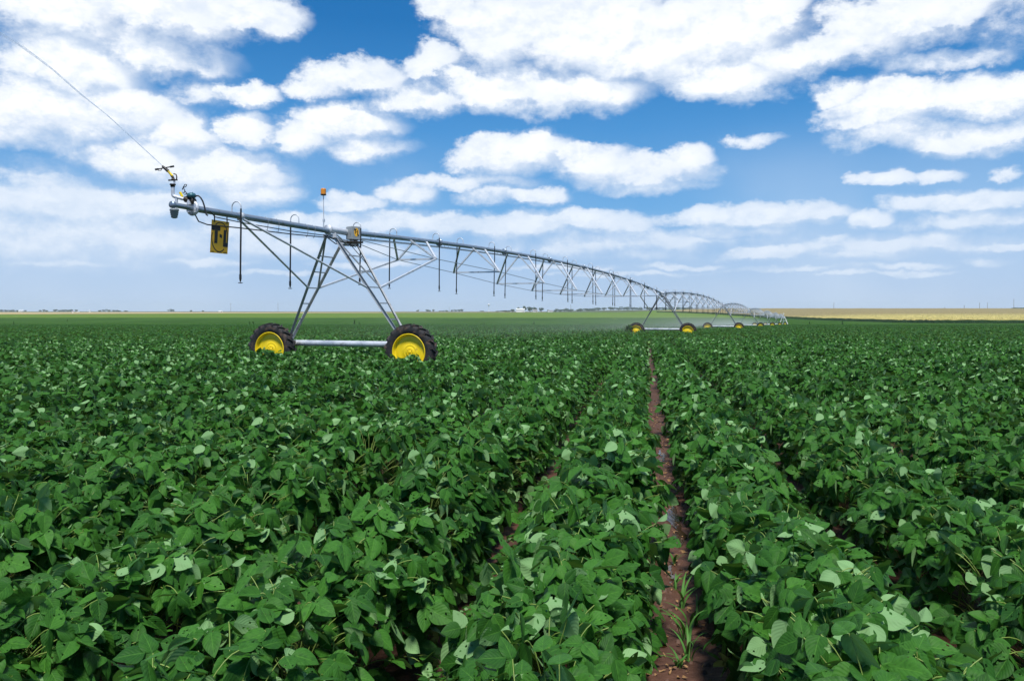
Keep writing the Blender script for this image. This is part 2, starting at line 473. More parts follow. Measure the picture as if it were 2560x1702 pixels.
def ground_material():
    m = bpy.data.materials.new('red_brown_soil'); m.use_nodes = True
    t = NT(m.node_tree); bs = m.node_tree.nodes['Principled BSDF']
    co = t.n('ShaderNodeTexCoord').outputs['Object']
    n1 = t.noise(co, 1.3, 5); n2 = t.noise(co, 14, 6, .65)
    c1 = t.mix(n2.outputs[0], C((.045, .019, .011)), C((.155, .070, .042)))
    c1 = t.mix(t.smooth(n1.outputs[0], .42, .62), c1, C((.075, .032, .020)))
    s = t.n('ShaderNodeSeparateXYZ'); t.l(co, s.inputs[0])
    n4 = t.noise(co, .004, 4)
    far = t.mix(n4.outputs[0], C((.10, .13, .05)), C((.17, .17, .08)))
    c1 = t.mix(t.smooth(s.outputs[1], 300, 800), c1, far)
    t.l(c1, bs.inputs['Base Color'])
    t.l(t.math('MULTIPLY_ADD', n1.outputs[0], .5, .38, clamp=True), bs.inputs['Roughness'])
    b = t.n('ShaderNodeBump'); b.inputs['Strength'].default_value = .7; b.inputs['Distance'].default_value = .03
    t.l(t.noise(co, 22, 6, .6).outputs[0], b.inputs['Height']); t.l(b.outputs[0], bs.inputs['Normal'])
    return m


def grid(xs, ys, off=0.0, hf=None):
    X, Y = np.meshgrid(xs, ys)
    Z = gh(X, Y) + off + (hf(X, Y) if hf else 0)
    V = np.stack([X, Y, Z], -1).reshape(-1, 3)
    nx, ny = len(xs), len(ys)
    i = np.arange((nx - 1) * (ny - 1)); r, c = i // (nx - 1), i % (nx - 1)
    a = r * nx + c
    return V, np.stack([a, a + 1, a + nx + 1, a + nx], -1)


ys = np.concatenate([np.arange(-40, 40, 2.0), np.arange(40, 340, 10.0), np.arange(340, 1200, 25.0), np.arange(1200, 4001, 140.0)])
xs = np.concatenate([np.arange(-3600, -800, 200.0), np.arange(-800, -60, 37.0), np.arange(-60, 60, 3.0), np.arange(60, 800, 20.0), np.arange(800, 3601, 200.0)])
V, F = grid(xs, ys)
tag(link('ground', mesh_np('ground', V, F, ground_material())), kind='structure')


def water_mat():
    m = bpy.data.materials.new('puddle_water'); m.use_nodes = True
    t = NT(m.node_tree); bs = m.node_tree.nodes['Principled BSDF']
    bs.inputs['Base Color'].default_value = (.045, .025, .017, 1); bs.inputs['Roughness'].default_value = .03
    bs.inputs['IOR'].default_value = 1.33; bs.inputs['Specular IOR Level'].default_value = .9
    co = t.n('ShaderNodeTexCoord').outputs['Object']
    b = t.n('ShaderNodeBump'); b.inputs['Strength'].default_value = .22; b.inputs['Distance'].default_value = .01
    t.l(t.noise(t.vmath('MULTIPLY', co, (1, .45, 1)), 42, 4).outputs[0], b.inputs['Height']); t.l(b.outputs[0], bs.inputs['Normal'])
    return m


def row_pt(s, l, z=0.0):
    return Vector((RR.x * s + RU.x * l, RR.y * s + RU.y * l, z))


wm = MB()
for (l0, l1, wd, so_) in ((6.0, 7.7, .075, .05), (5.2, 5.65, .028, -.03), (9.2, 10.2, .045, .0)):
    n = 26; vs = []
    for i in range(n):
        u = i / (n - 1); l = l0 + (l1 - l0) * u
        h = wd * (math.sin(math.pi * u) ** .5) * (.75 + .35 * math.sin(u * 17 + l0 * 3) + .2 * math.sin(u * 41 + l0))
        c_ = S_GAP + so_ + .02 * math.sin(u * 9 + l0)
        vs += [row_pt(c_ - h, l, .005), row_pt(c_ + h * .8, l, .005)]
    wm.add(vs, [(2 * i, 2 * i + 1, 2 * i + 3, 2 * i + 2) for i in range(n - 1)])
tag(wm.build('water', water_mat()), kind='structure')

# ------------------------------------------------------------------ soybean crop


def frame(n, d):
    """rotation matrix with x along d, z along n"""
    n = n / np.linalg.norm(n); d = d - n * np.dot(n, d); d = d / (np.linalg.norm(d) + 1e-9)
    return np.stack([d, np.cross(n, d), n], 1)


def rot_axis(a, th):
    a = a / np.linalg.norm(a); K = np.array([[0, -a[2], a[1]], [a[2], 0, -a[0]], [-a[1], a[0], 0]])
    return np.eye(3) + math.sin(th) * K + (1 - math.cos(th)) * K @ K


def leaf_grid(nu, nv, L, W, fold, curl, wav, r):
    s = np.linspace(0, 1, nu + 1); q = np.linspace(-1, 1, nv + 1)
    S, Q = np.meshgrid(s, q, indexing='ij')
    wd = W / 2 * np.clip(np.sin(np.pi * np.clip(S, 0, 1) ** .66), 0, 1) ** .78
    wd = np.where(S > .985, W * .02, wd)
    x = S * L; y = Q * wd
    z = fold * np.abs(y) - curl * L * S ** 2 + wav * np.sin(S * 9 + r.random() * 6) * np.abs(Q) * W
    z = z - .35 * np.abs(Q) ** 3 * wd * r.random()
    V = np.stack([x, y, z], -1).reshape(-1, 3)
    uv = np.stack([S, Q * .5 + .5], -1).reshape(-1, 2)
    i = np.arange(nu * nv); a = (i // nv) * (nv + 1) + i % nv
    F = np.stack([a, a + nv + 1, a + nv + 2, a + 1], -1)
    return V, F, uv


def make_plant(name, seed, ntri, lod):
    r = np.random.default_rng(seed)
    Vs, Fs, UVs, VAR, MI = [], [], [], [], []
    off = 0

    def put(V, F, uv, var, mi):
        nonlocal off
        Vs.append(V); Fs.append(F + off); UVs.append(uv); VAR.append(np.full(len(V), var)); MI.append(np.full(len(F), mi)); off += len(V)

    lean = r.normal(0, .03, 2)
    for k in range(ntri):
        if r.random() < .60:           # the closed top of the row
            u, v = r.uniform(-.95, .95), r.uniform(-1, 1)
            z = .635 - .22 * abs(u) ** 2.2 + r.normal(0, .028) - .10 * r.random() ** 2
            out = np.array([.75 * u, .35 * v, 1.0 - .35 * abs(u)]); out /= np.linalg.norm(out)
        else:                          # the steep flanks towards the furrows
            u, v = r.choice([-1, 1]) * r.uniform(.78, 1.0), r.uniform(-1, 1)
            z = r.uniform(.07, .50)
            out = np.array([u, .3 * v, .35]); out /= np.linalg.norm(out)
        base = np.array([.325 * u + lean[0], .20 * v + lean[1], z])
        if lod == 0 and r.random() < .12: base[2] += r.uniform(.02, .08)
        n = np.array([0, 0, 1.0]) * .7 + out * .7 + r.normal(0, .55, 3)
        if n[2] < .05: n[2] = .05 + r.random() * .3
        d = np.array([out[0], out[1], -.25]) + r.normal(0, .35, 3)
        if lod == 0:
            p0 = np.array([base[0] * .25, base[1] * .25, max(.05, base[2] - r.uniform(.12, .24))])
            pm = (p0 + base) / 2 + np.array([0, 0, r.uniform(.02, .06)]) + r.normal(0, .012, 3)
            pc = pm + np.array([0, 0, .03])
            tb = MB().tube([p0 * (1 - w_) ** 2 + pc * 2 * w_ * (1 - w_) + base * w_ * w_ for w_ in np.linspace(0, 1, 8)], .0022, 4, cap=False)
            put(np.array(tb.v), np.array(tb.f), np.zeros((len(tb.v), 2)), r.random(), 1)
        Fm = frame(n, d)
        size = r.uniform(.076, .118) * (1 if lod < 2 else 1.25)
        var0 = r.random()
        for j, ang in enumerate((0, 72, -72)):
            if lod == 2 and j and r.random() < .3: continue
            A = Fm @ rot_axis(np.array([0, 0, 1.0]), math.radians(ang + r.normal(0, 9)))
            droop = math.radians(r.uniform(-5, 45)); tw = math.radians(r.normal(0, 20))
            if r.random() < (.12 if lod == 0 else .12): tw += math.radians(r.choice([-1, 1]) * r.uniform(85, 160))
            A = A @ rot_axis(np.array([0, 1.0, 0]), droop) @ rot_axis(np.array([1.0, 0, 0]), tw)
            sz = size * (1.08 if j == 0 else .95) * r.uniform(.9, 1.08)
            nu, nv = ((12, 8), (4, 2), (2, 2))[lod]
            V, F, uv = leaf_grid(nu, nv, sz, sz * r.uniform(.66, .80), r.uniform(.05, .45), r.uniform(-.05, .22), r.uniform(0, .035), r)
            o = base + Fm @ np.array([.022 if j == 0 else .003, 0, 0])
            if lod == 0:
                nh = r.choice([0, 0, 0, 1, 2, 4, 6])
                if nh:
                    F = np.delete(F, r.choice(len(F), nh, replace=False), 0)
            put(V @ A.T + o, F, uv, np.clip(var0 + r.normal(0, .22), 0, 1), 0)
    if lod == 0:
        tb = MB().tube([(0, 0, -.02), (lean[0] * .5, lean[1] * .5, .25), (lean[0], lean[1], .52)], .004, 5, cap=False)
        put(np.array(tb.v), np.array(tb.f), np.zeros((len(tb.v), 2)), .3, 1)
    me = mesh_np(name, np.concatenate(Vs), np.concatenate(Fs), [M['leaf'] if lod < 2 else M['leaf_far'], M['petiole']],
                 np.concatenate(MI), True, np.concatenate(UVs), {'var': np.concatenate(VAR)})
    return bpy.data.objects.new(name, me)


pcol = bpy.data.collections.new('soybean_plants')
NV = (10, 8, 6)
for lod, (cnt, ntri) in enumerate(zip(NV, (50, 36, 24))):
    for i in range(cnt):
        pcol.objects.link(make_plant('soybean_plant_%02d' % (sum(NV[:lod]) + i), 100 + lod * 50 + i, ntri, lod))

P, VID, ROT, SCL = [], [], [], []
wheel_spots = []      # filled with (x, y, radius) where wheels stand


def crop_points():
    W_ = [Vector((-4.58 + .3526 * 48.35 * n, 21.3 + .9358 * 48.35 * n)) for n in range(7)]
    wv = Vector((.9358, -.3526)); pv = Vector((.3526, .9358))
    wh = [c + wv * s for c in W_ for s in (-2.14, 2.14)]
    for j in range(-400, 400):
        s = S_GAP + (j + .5) * PITCH
        s += -.045 if j == 0 else 0
        for lod, (r0, r1, step, keep) in enumerate(((1.0, 9.5, .15, 1), (9.5, 38, .19, 1), (38, 300, .48, .8))):
            la = np.arange(r0 * .2 - 3, r1 + 140, step)
            la = la + rng.uniform(-.06, .06, len(la)) * (1 if lod < 2 else 3)
            ss = s + rng.normal(0, .03, len(la)) * (1 if lod < 2 else 3)
            x = RR.x * ss + RU.x * la; y = RR.y * ss + RU.y * la
            dist = np.hypot(x, y)
            ok = (y > .9) & (np.abs(x) < .70 * y + 2.2) & (dist >= r0) & (dist < r1) & (rng.random(len(la)) < keep)
            x, y = x[ok], y[ok]
            for xx, yy in zip(x, y):
                bad = False
                for w in wh[:6]:
                    dx, dy = xx - w.x, yy - w.y
                    if abs(dx * wv.x + dy * wv.y) < .62 and abs(dx * pv.x + dy * pv.y) < .30:
                        bad = True
                if bad: continue
                P.append((xx, yy, g(xx, yy)))
                VID.append((0, NV[0], NV[0] + NV[1])[lod] + rng.integers(NV[lod]))
                ROT.append((rng.normal(0, .08), rng.normal(0, .08), -ROW + rng.normal(0, .13) + (math.pi if rng.random() < .5 else 0)))
                k = rng.uniform(.88, 1.16)
                hv = 1 + .10 * math.sin(xx * .9 + 1.3 * math.sin(yy * .7)) * math.sin(yy * .8 + xx * .3)
                e = (1, 1, 1.25)[lod]
                SCL.append((min(k, 1.05) * e * (.86 if j >= 1 else .90 if j == 0 else .90), k * (1, 1, 2.0)[lod], k * hv * (1, 1, 1.03)[lod]))


crop_points()
# small plants added over lit soil to darken furrows, except the open one ahead
for j in range(-14, 15):
    if j == 0: continue
    for l_ in np.arange(.6, 34, .22):
        p_ = row_pt(S_GAP + j * PITCH + rng.normal(0, .05), l_ + rng.uniform(-.05, .05))
        d_ = p_.length
        if abs(p_.x) > .7 * p_.y + 1.5 or p_.y < .9 or rng.random() < d_ / 50: continue
        P.append((p_.x, p_.y, g(p_.x, p_.y))); VID.append((0 if d_ < 9.5 else NV[0]) + rng.integers(8))
        ROT.append((rng.normal(0, .2), rng.normal(0, .2), rng.uniform(0, 6.28))); k = rng.uniform(.25, .42); SCL.append((k * 1.2, k * 1.2, k * .6))
# the crop beyond: one closed canopy
cy_ = np.concatenate([np.arange(150, 340, 2.0), np.arange(340, 700, 5.0)])
cx_ = np.concatenate([np.arange(-640, -180, 8.0), np.arange(-180, 250, 2.5), np.arange(250, 700, 8.0)])
SV, SF = grid(cx_, cy_, .50)
SV[:, 2] += rng.uniform(-.07, .07, len(SV))
fx = SV[SF][:, :, 0].mean(1); fy = SV[SF][:, :, 1].mean(1)
SF = SF[(np.abs(fx) < .74 * fy + 25) & ~((fx > np.interp(fy, [380, 400, 430, 480, 700], [300, 262, 226, 222, 224])))]
npnt = len(P)
Vall = np.concatenate([np.array(P), SV])


def canopy_material():
    m = bpy.data.materials.new('soybean_canopy'); m.use_nodes = True
    t = NT(m.node_tree); bs = m.node_tree.nodes['Principled BSDF']
    co = t.n('ShaderNodeTexCoord').outputs['Object']
    n1 = t.noise(co, 1.6, 4, .7); n2 = t.noise(co, .02, 3)
    c_ = t.mix(t.smooth(n1.outputs[0], .3, .7), C((.019, .059, .009)), C((.053, .127, .020)))
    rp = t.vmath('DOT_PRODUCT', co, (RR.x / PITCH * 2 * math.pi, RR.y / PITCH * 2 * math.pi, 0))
    c_ = t.mix(t.smooth(t.math('SINE', rp), .55, 1.0, 0, .5), c_, C((.010, .036, .010)))  # furrow shade painted as dark stripes; sheet greens also darkened for missing self-shadowing
    c_ = t.mix(t.smooth(n2.outputs[0], .42, .62, 0, .6), c_, C((.058, .135, .022)))
    t.l(c_, bs.inputs['Base Color']); bs.inputs['Roughness'].default_value = 1; bs.inputs['Specular IOR Level'].default_value = 0
    return m


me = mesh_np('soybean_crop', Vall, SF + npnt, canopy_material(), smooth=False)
nall = len(Vall)


def pad(a, k): return np.concatenate([np.asarray(a, np.float32).reshape(npnt, -1), np.zeros((nall - npnt, k), np.float32)])


a = me.attributes.new('vid', 'INT', 'POINT'); a.data.foreach_set('value', np.concatenate([np.array(VID, np.int32), np.zeros(nall - npnt, np.int32)]))
a = me.attributes.new('sel', 'BOOLEAN', 'POINT'); a.data.foreach_set('value', np.arange(nall) < npnt)
a = me.attributes.new('rot', 'FLOAT_VECTOR', 'POINT'); a.data.foreach_set('vector', pad(ROT, 3).ravel())
a = me.attributes.new('scl', 'FLOAT_VECTOR', 'POINT'); a.data.foreach_set('vector', pad(SCL, 3).ravel())
crop = link('soybean_crop', me)
tag(crop, 'leafy dark green soybean crop in rows filling the field from the camera to the far edge', 'crop', kind='stuff')


def scatter_tree():
    ng = bpy.data.node_groups.new('crop_scatter', 'GeometryNodeTree')
    ng.interface.new_socket('Geometry', in_out='INPUT', socket_type='NodeSocketGeometry')
    ng.interface.new_socket('Geometry', in_out='OUTPUT', socket_type='NodeSocketGeometry')
    N = ng.nodes.new; Lk = ng.links.new
    gi, go = N('NodeGroupInput'), N('NodeGroupOutput')
    ci = N('GeometryNodeCollectionInfo'); ci.inputs['Collection'].default_value = pcol
    ci.inputs['Separate Children'].default_value = True; ci.inputs['Reset Children'].default_value = True
    iop = N('GeometryNodeInstanceOnPoints'); iop.inputs['Pick Instance'].default_value = True

    def na(nm, dt):
        x = N('GeometryNodeInputNamedAttribute'); x.data_type = dt; x.inputs['Name'].default_value = nm
        return x.outputs['Attribute']
    e2r = N('FunctionNodeEulerToRotation')
    Lk(gi.outputs[0], iop.inputs['Points']); Lk(ci.outputs[0], iop.inputs['Instance'])
    Lk(na('sel', 'BOOLEAN'), iop.inputs['Selection']); Lk(na('vid', 'INT'), iop.inputs['Instance Index'])
    Lk(na('rot', 'FLOAT_VECTOR'), e2r.inputs[0]); Lk(e2r.outputs[0], iop.inputs['Rotation'])
    Lk(na('scl', 'FLOAT_VECTOR'), iop.inputs['Scale'])
    j = N('GeometryNodeJoinGeometry')
    Lk(gi.outputs[0], j.inputs[0]); Lk(iop.outputs[0], j.inputs[0]); Lk(j.outputs[0], go.inputs[0])
    return ng


md = crop.modifiers.new('scatter', 'NODES'); md.node_group = scatter_tree()
print('crop points', npnt)

# ------------------------------------------------------------------ the irrigation machine
PV = Vector((.3526, .9358)); WV = Vector((.9358, -.3526))
RZ = math.atan2(-.3526, .9358)
C1 = Vector((-4.58, 21.3)); SPAN = 48.35
PIPE_Z = 3.86
DROP = -SLOPE * SPAN * .9358          # the ground falls by this from tower to tower


def tower_base(n):
    c = C1 + PV * SPAN * n
    return Vector((c.x, c.y, g(c.x, c.y)))


def loc(v, n=0):
    """local (across, along, up) of tower n -> world"""
    b = tower_base(n)
    return Vector((b.x + WV.x * v[0] + PV.x * v[1], b.y + WV.y * v[0] + PV.y * v[1], b.z + v[2]))


def to_local(p, n=0):
    b = tower_base(n); dx, dy = p.x - b.x, p.y - b.y
    return Vector((dx * WV.x + dy * WV.y, dx * PV.x + dy * PV.y, p.z - b.z))


def make_wheel(parent, x, y):
    c = Vector((x, y, .70))
    tb = MB()
    prof = [(.452, -.10), (.50, -.138), (.56, -.152), (.62, -.148), (.662, -.128), (.676, -.07), (.68, 0), (.676, .07), (.662, .128), (.62, .148),
            (.56, .152), (.50, .138), (.452, .10)]
    tb.lathe(prof, 72, 'Y', c)
    N = 20
    for k in range(N):
        for s in (-1, 1):
            a0 = 2 * math.pi * (k + (.5 if s > 0 else 0)) / N
            q = []
            for (yy, aa, r0, r1, hw) in ((-.012 * s, 0, .664, .722, .021), (.07 * s, .075, .664, .722, .023), (.152 * s, .17, .612, .700, .030)):
                for r in (r0, r1):
                    for d in (-1, 1):
                        a = a0 + aa + d * hw / .7
                        q.append(c + Vector((r * math.cos(a), yy, r * math.sin(a))))
            fs = []
            for i in (0, 4):
                fs += [(i, i + 4, i + 5, i + 1), (i + 2, i + 3, i + 7, i + 6), (i, i + 2, i + 6, i + 4), (i + 1, i + 5, i + 7, i + 3)]
            fs += [(0, 1, 3, 2), (8, 10, 11, 9)]
            tb.add(q, fs)
    wheel = empty('wheel', (0, 0, 0)); wheel.parent = parent
    tb.build('tyre', M['tyre'], wheel)
    rb = MB()
    rp = [(.44, .105), (.458, .112), (.470, -.100), (.472, -.128), (.452, -.132), (.446, -.112), (.428, -.055), (.404, -.038), (.388, -.05), (.30, -.033), (.20, -.030),
          (.186, -.040), (.165, -.044), (.150, -.038), (.128, -.040), (.112, -.056), (.098, -.058), (.0005, -.060)]
    rb.lathe(rp, 72, 'Y', c)
    rb.build('rim', M['yellow'], wheel)
    hb = MB()
    for k in range(8):
        a = 2 * math.pi * k / 8
        p = c + Vector((.078 * math.cos(a), -.058, .078 * math.sin(a)))
        hb.tube([p + Vector((0, .005, 0)), p + Vector((0, -.018, 0))], .011, 6)
    hb.lathe([(.040, -.058), (.040, -.070), (.030, -.074), (.0005, -.074)], 20, 'Y', c)
    hb.build('hub_bolts', M['yellow'], wheel)
    return wheel


L1T = lambda s: Vector((s * .12, -.45, 3.70)); L2T = lambda s: Vector((s * .26, .42, 3.55))
L1B = lambda s: Vector((s * 1.80, .24, .93)); L2B = lambda s: Vector((s * 1.86, .40, .93))


def on(a, b, z):
    return a.lerp(b, (a.z - z) / (a.z - b.z))


def make_tower(n):
    root = empty('drive_tower', tower_base(n), RZ)
    MB().tube([(-1.97, .32, .867), (1.97, .32, .867)], .080, 20).build('base_beam', M['galv'], root)
    for s in (-1, 1):
        MB().angle_iron(L1T(s), L1B(s), .072, .010, (s, -1, 0)).build('leg', M['leg'], root)
        MB().angle_iron(L2T(s), L2B(s), .072, .010, (s, 1, 0)).build('leg', M['leg'], root)
        for z in (3.2, 2.79, 2.37, 1.95, 1.53):
            a, b = on(L1T(s), L1B(s), z), on(L2T(s), L2B(s), z)
            MB().bar(a, b, .03, .03).build('rung', M['leg'], root)
        MB().bar(on(L1T(s), L1B(s), 3.62), on(L2T(s), L2B(s), 2.40), .045, .03).build('brace', M['leg'], root)
        # gearbox between beam end and wheel
        gb = MB().box((s * 2.02, .25, .82), (.20, .24, .34), None, 0, .03)
        gb.tube([(s * 2.14, .30, .70), (s * 2.14, .03, .70)], .075, 14)
        gb.tube([(s * 2.02, .36, .95), (s * 2.02, .36, 1.12)], .05, 12)
        gb.build('gearbox', M['bronze'], root)
        make_wheel(root, s * 2.14, -.05)
    hd = MB()
    hd.bar((-.20, -.47, 3.70), (.20, -.47, 3.70), .05, .10)
    hd.bar((-.30, .42, 3.56), (.30, .42, 3.56), .05, .10)
    hd.bar((0, -.47, 3.68), (0, .45, 3.60), .08, .07)
    hd.lathe([(.0005, -.02), (.13, -.02), (.13, .02), (.0005, .02)], 24, 'Y', (0, -.56, PIPE_Z))
    hd.lathe([(.0005, -.015), (.12, -.015), (.12, .015), (.0005, .015)], 24, 'Y', (0, .52, PIPE_Z - .01))
    hd.tube([(0, -.54, PIPE_Z), (.0, -.2, PIPE_Z + .01), (0, .2, PIPE_Z + .01), (0, .52, PIPE_Z)], .088, 16)
    hd.tube([(.08, -.36, 3.78), (.1, -.1, 3.66), (.02, .3, 3.52)], .02, 8)
    hd.build('pipe_joint', M['galv'], root)
    hl = MB()
    hl.tube([(.05, -.7, PIPE_Z - .17), (.12, -.3, PIPE_Z - .28), (.16, .2, PIPE_Z - .30), (.10, .75, PIPE_Z - .16)], .016, 8)
    hl.tube([(-.04, -.7, PIPE_Z - .15), (.02, -.25, PIPE_Z - .34), (.10, .25, PIPE_Z - .36), (.02, .75, PIPE_Z - .15)], .014, 8)
    hl.tube([(.18, .2, PIPE_Z - .32), (.40, .40, 3.2), (.62, .41, 2.95), (.98, .40, 2.4)], .010, 6)
    hl.build('hydraulic_hose', M['hose'], root)
    return root


def make_drop(root, y, z, side, zbot, detail=2):
    """inverted-U gooseneck on the pipe with a hose hanging beside it"""
    w = .24 * side
    top = z + .26
    pts = [(0, y, z + .07), (0, y, top - .09)]
    for k in range(1, 8):
        a = math.pi * k / 8
        pts.append((w / 2 - w / 2 * math.cos(a), y, top - .09 + .11 * math.sin(a)))
    pts += [(w, y, top - .09), (w, y, z + .10)]
    gn = MB().tube(pts, .014, 8)
    jx, jy = random.uniform(-.03, .03), random.uniform(-.05, .05)
    end = Vector((w + jx, y + jy, zbot))
    hs = [(w, y, z + .12), (w + jx * .1, y + jy * .1, z - .35), (w + jx * .5, y + jy * .5, (z + zbot) / 2), end]
    if detail == 2:
        part = gn.build('sprinkler_drop', M['galv'], root)
        MB().tube(hs, .019, 8).build('hose', M['hose'], part)
        nz = MB().tube([end + Vector((0, 0, .03)), end - Vector((0, 0, .05))], .026, 8)
        nz.tube([end - Vector((0, 0, .05)), end - Vector((0, 0, .13))], .015, 8, radii=[.028, .012])
        nz.lathe([(.0005, 0), (.045, .004), (.05, .018), (.0005, .022)], 10, 'Z', end - Vector((0, 0, .16)))
        nz.build('nozzle', M['black'], part)
    else:
        gn.m = [0] * len(gn.f)
        gn.tube(hs, .014, 6, 1)
        gn.tube([end + Vector((0, 0, .03)), end - Vector((0, 0, .13))], .026, 6, 1)
        gn.build('sprinkler_drop', [M['galv'], M['hose']], root)


JT = [4.4 + 4.8 * i for i in range(9)]
JD = [.62, .92, 1.25, 1.45, 1.50, 1.45, 1.25, .96, .66]
JW = [.68, .93, 1.08, 1.15, 1.19, 1.15, 1.08, .93, .68]


def pipe_z(t):
    u = t / SPAN
    return PIPE_Z + DROP * u + .61 * 4 * u * (1 - u)


def make_span(n, detail):
    root = empty('pipeline_span', tower_base(n), RZ)
    pb = MB()
    ts = np.linspace(.50, SPAN - .55, 41)
    pb.tube([(0, t, pipe_z(t)) for t in ts], .070, 16)
    for k in range(1, 8):
        t = k * SPAN / 8
        pb.lathe([(.074, -.03), (.125, -.03), (.125, .03), (.074, .03)], 16, 'Y', (0, t, pipe_z(t)))
    pb.build('pipe', M['pipe'], root)
    J = lambda i, s: Vector((s * JW[i], JT[i], pipe_z(JT[i]) - JD[i]))
    tr = MB() if detail == 0 else None

    def piece(name, mb):
        if tr is None: mb.build(name, M['galv'], root)
        else: tr.add(mb.v, mb.f, 0)
    for i in range(9):
        offs = {-1: (-1.35, -.05 + .05 * i), 1: (-.55 + .06 * i, .55 + .12 * i)}
        if i > 4: offs = {-1: (-1.5, .3), 1: (-.3, 1.4)}
        for s in (-1, 1):
            for o in offs[s]:
                tt = JT[i] + o
                piece('brace', MB().bar(J(i, s), (s * .07, tt, pipe_z(tt) - .045), .06, .05))
        piece('cross_strut', MB().bar(J(i, -1), J(i, 1), .06, .05))
    for s in (-1, 1):
        piece('tower_strut', MB().bar(on(L2T(s), L2B(s), 2.37), J(0, s), .06, .05))
        e = on(L1T(s), L1B(s), 2.37) + Vector((0, SPAN, DROP))
        piece('tower_strut', MB().bar(e, J(8, s), .06, .05))
        chain = [Vector((s * .12, .55, PIPE_Z - .15))] + [J(i, s) for i in range(9)] + [Vector((s * .12, SPAN - .6, PIPE_Z + DROP - .15))]
        rd = MB()
        for a, b in zip(chain[:-1], chain[1:]):
            rd.tube([a, b], .011, 6)
        if tr is None: rd.build('truss_rod', M['rod'], root)
        else: tr.add(rd.v, rd.f, 0)
        if detail:
            hl = MB()
            hl.tube([(s * .05, t, pipe_z(t) - .15 - .02 * s) for t in np.linspace(.7, SPAN - .7, 30)], .013, 6)
            for t in np.arange(1.7, SPAN - 1, 2.45):
                hl.tube([(s * .05, t, pipe_z(t) - .16 - .02 * s), (s * .085, t, pipe_z(t) - .05), (s * .05, t, pipe_z(t) + .07)], .006, 5)
            hl.build('hydraulic_line', M['rod'], root)
    if tr is not None:
        tr.build('truss', M['galv'], root)
    for i in range(20):
        t = .65 + 2.45 * i
        make_drop(root, t, pipe_z(t), 1 if i % 2 == 0 else -1, 2.62 + DROP * t / SPAN, 2 if detail == 2 else 1)
    return root


TOWER_LABELS = [
    'largest A-frame drive tower, on two yellow-rimmed tractor wheels under the amber beacon',
    'second drive tower along the pipeline, with torn weeds at its left wheel',
    'third drive tower along the pipeline, its legs standing in the white mist',
    'fourth drive tower of the pipeline, partly behind the right wheel of the third',
    'fifth drive tower of the pipeline, small in the white mist',
    'sixth drive tower of the pipeline, next to last before the white pivot tower',
    'farthest and smallest drive tower, right beside the white pivot tower']
SPAN_LABELS = [
    'largest arched truss span of pipe with hanging hoses, between beacon tower and second tower',
    'arched pipeline span with trusses between the second and third drive towers',
    'arched pipeline span with trusses between the third and fourth drive towers',
    'arched pipeline span between the fourth and fifth drive towers above the mist',
    'arched pipeline span between the fifth and sixth drive towers above the mist',
    'arched pipeline span between the sixth and farthest drive towers',
    'last arched pipeline span, from the farthest drive tower to the white pivot tower']
t0 = make_tower(0)
for n in range(7):
    o = t0 if n == 0 else copy_tree(t0)
    o.location = tower_base(n)
    tag(o, TOWER_LABELS[n], 'drive tower', 'drive towers of the irrigation pipeline')
protos = {}
for n in range(7):
    d = 2 if n < 2 else (1 if n < 4 else 0)
    if d in protos:
        o = copy_tree(protos[d])
    else:
        o = protos[d] = make_span(n, d)
    o.location = tower_base(n)
    tag(o, SPAN_LABELS[n], 'pipeline span', 'arched spans of the irrigation pipeline')

# pivot tower at the centre of the field
pb = tower_base(7)
pr = empty('pivot_tower', pb, RZ)
for sx in (-1, 1):
    for sy in (-1, 1):
        MB().bar((sx * 1.9, sy * 1.9, 0), (sx * .35, sy * .35, 3.9), .16, .16).build('leg', M['white'], pr)
for z in (1.0, 2.1, 3.1):
    k = 1.9 - 1.55 * z / 3.9
    rb = MB()
    for a, b in (((-k, -k), (k, -k)), ((k, -k), (k, k)), ((k, k), (-k, k)), ((-k, k), (-k, -k))):
        rb.bar((*a, z), (*b, z), .10, .10)
    rb.build('cross_ring', M['white'], pr)
MB().tube([(0, 0, 0), (0, 0, 4.3), (0, -.25, 4.5), (0, -.8, 4.4)], .13, 12).build('riser_pipe', M['galv'], pr)
MB().box((0, .15, 5.0), (.45, .45, .5), None, 0, .04).build('swivel_housing', M['white'], pr)
tag(pr, 'small white pyramid-shaped pivot tower at the far end of the pipeline', 'pivot tower')

# overhang beyond the end tower
ov = empty('overhang_pipe', tower_base(0), RZ)
ZO = PIPE_Z - .03
b = MB().tube([(0, -5.36, ZO), (0, -.56, ZO)], .069, 20)
b.build('pipe', M['pipe'], ov)
b = MB().lathe([(.0005, -.02), (.150, -.02), (.156, 0), (.150, .02), (.0005, .02)], 32, 'Y', (0, -5.40, ZO))
for k in range(8):
    a_ = k * math.pi / 4
    b.tube([(.118 * math.cos(a_), -5.45, ZO + .118 * math.sin(a_)), (.118 * math.cos(a_), -5.36, ZO + .118 * math.sin(a_))], .012, 6)
b.build('flange', M['galv'], ov)
b = MB().tube([(0, -5.42, ZO), (0, -5.95, ZO + .005)], .052, 16)
b.lathe([(.0005, -.03), (.066, -.03), (.066, .03), (.0005, .03)], 20, 'Y', (0, -5.95, ZO + .005))
b.build('end_pipe', M['pipe'], ov)
b = MB().lathe([(.0005, -.05), (.055, -.06), (.085, -.075), (.088, -.11), (.075, -.115), (.080, -.16), (.068, -.165), (.072, -.20), (.060, -.205), (.062, -.245), (.03, -.26), (.0005, -.26)], 24, 'Z', (0, -5.90, ZO))
b.build('drain_valve', M['grey_plastic'], ov)
for s in (-1, 1):
    e = on(L1T(s), L1B(s), 2.37)
    MB().tube([(s * .05, -3.95, ZO - .06), e + Vector((-s * .03, -.03, 0))], .026, 10).build('stay_strut', M['galv'], ov)
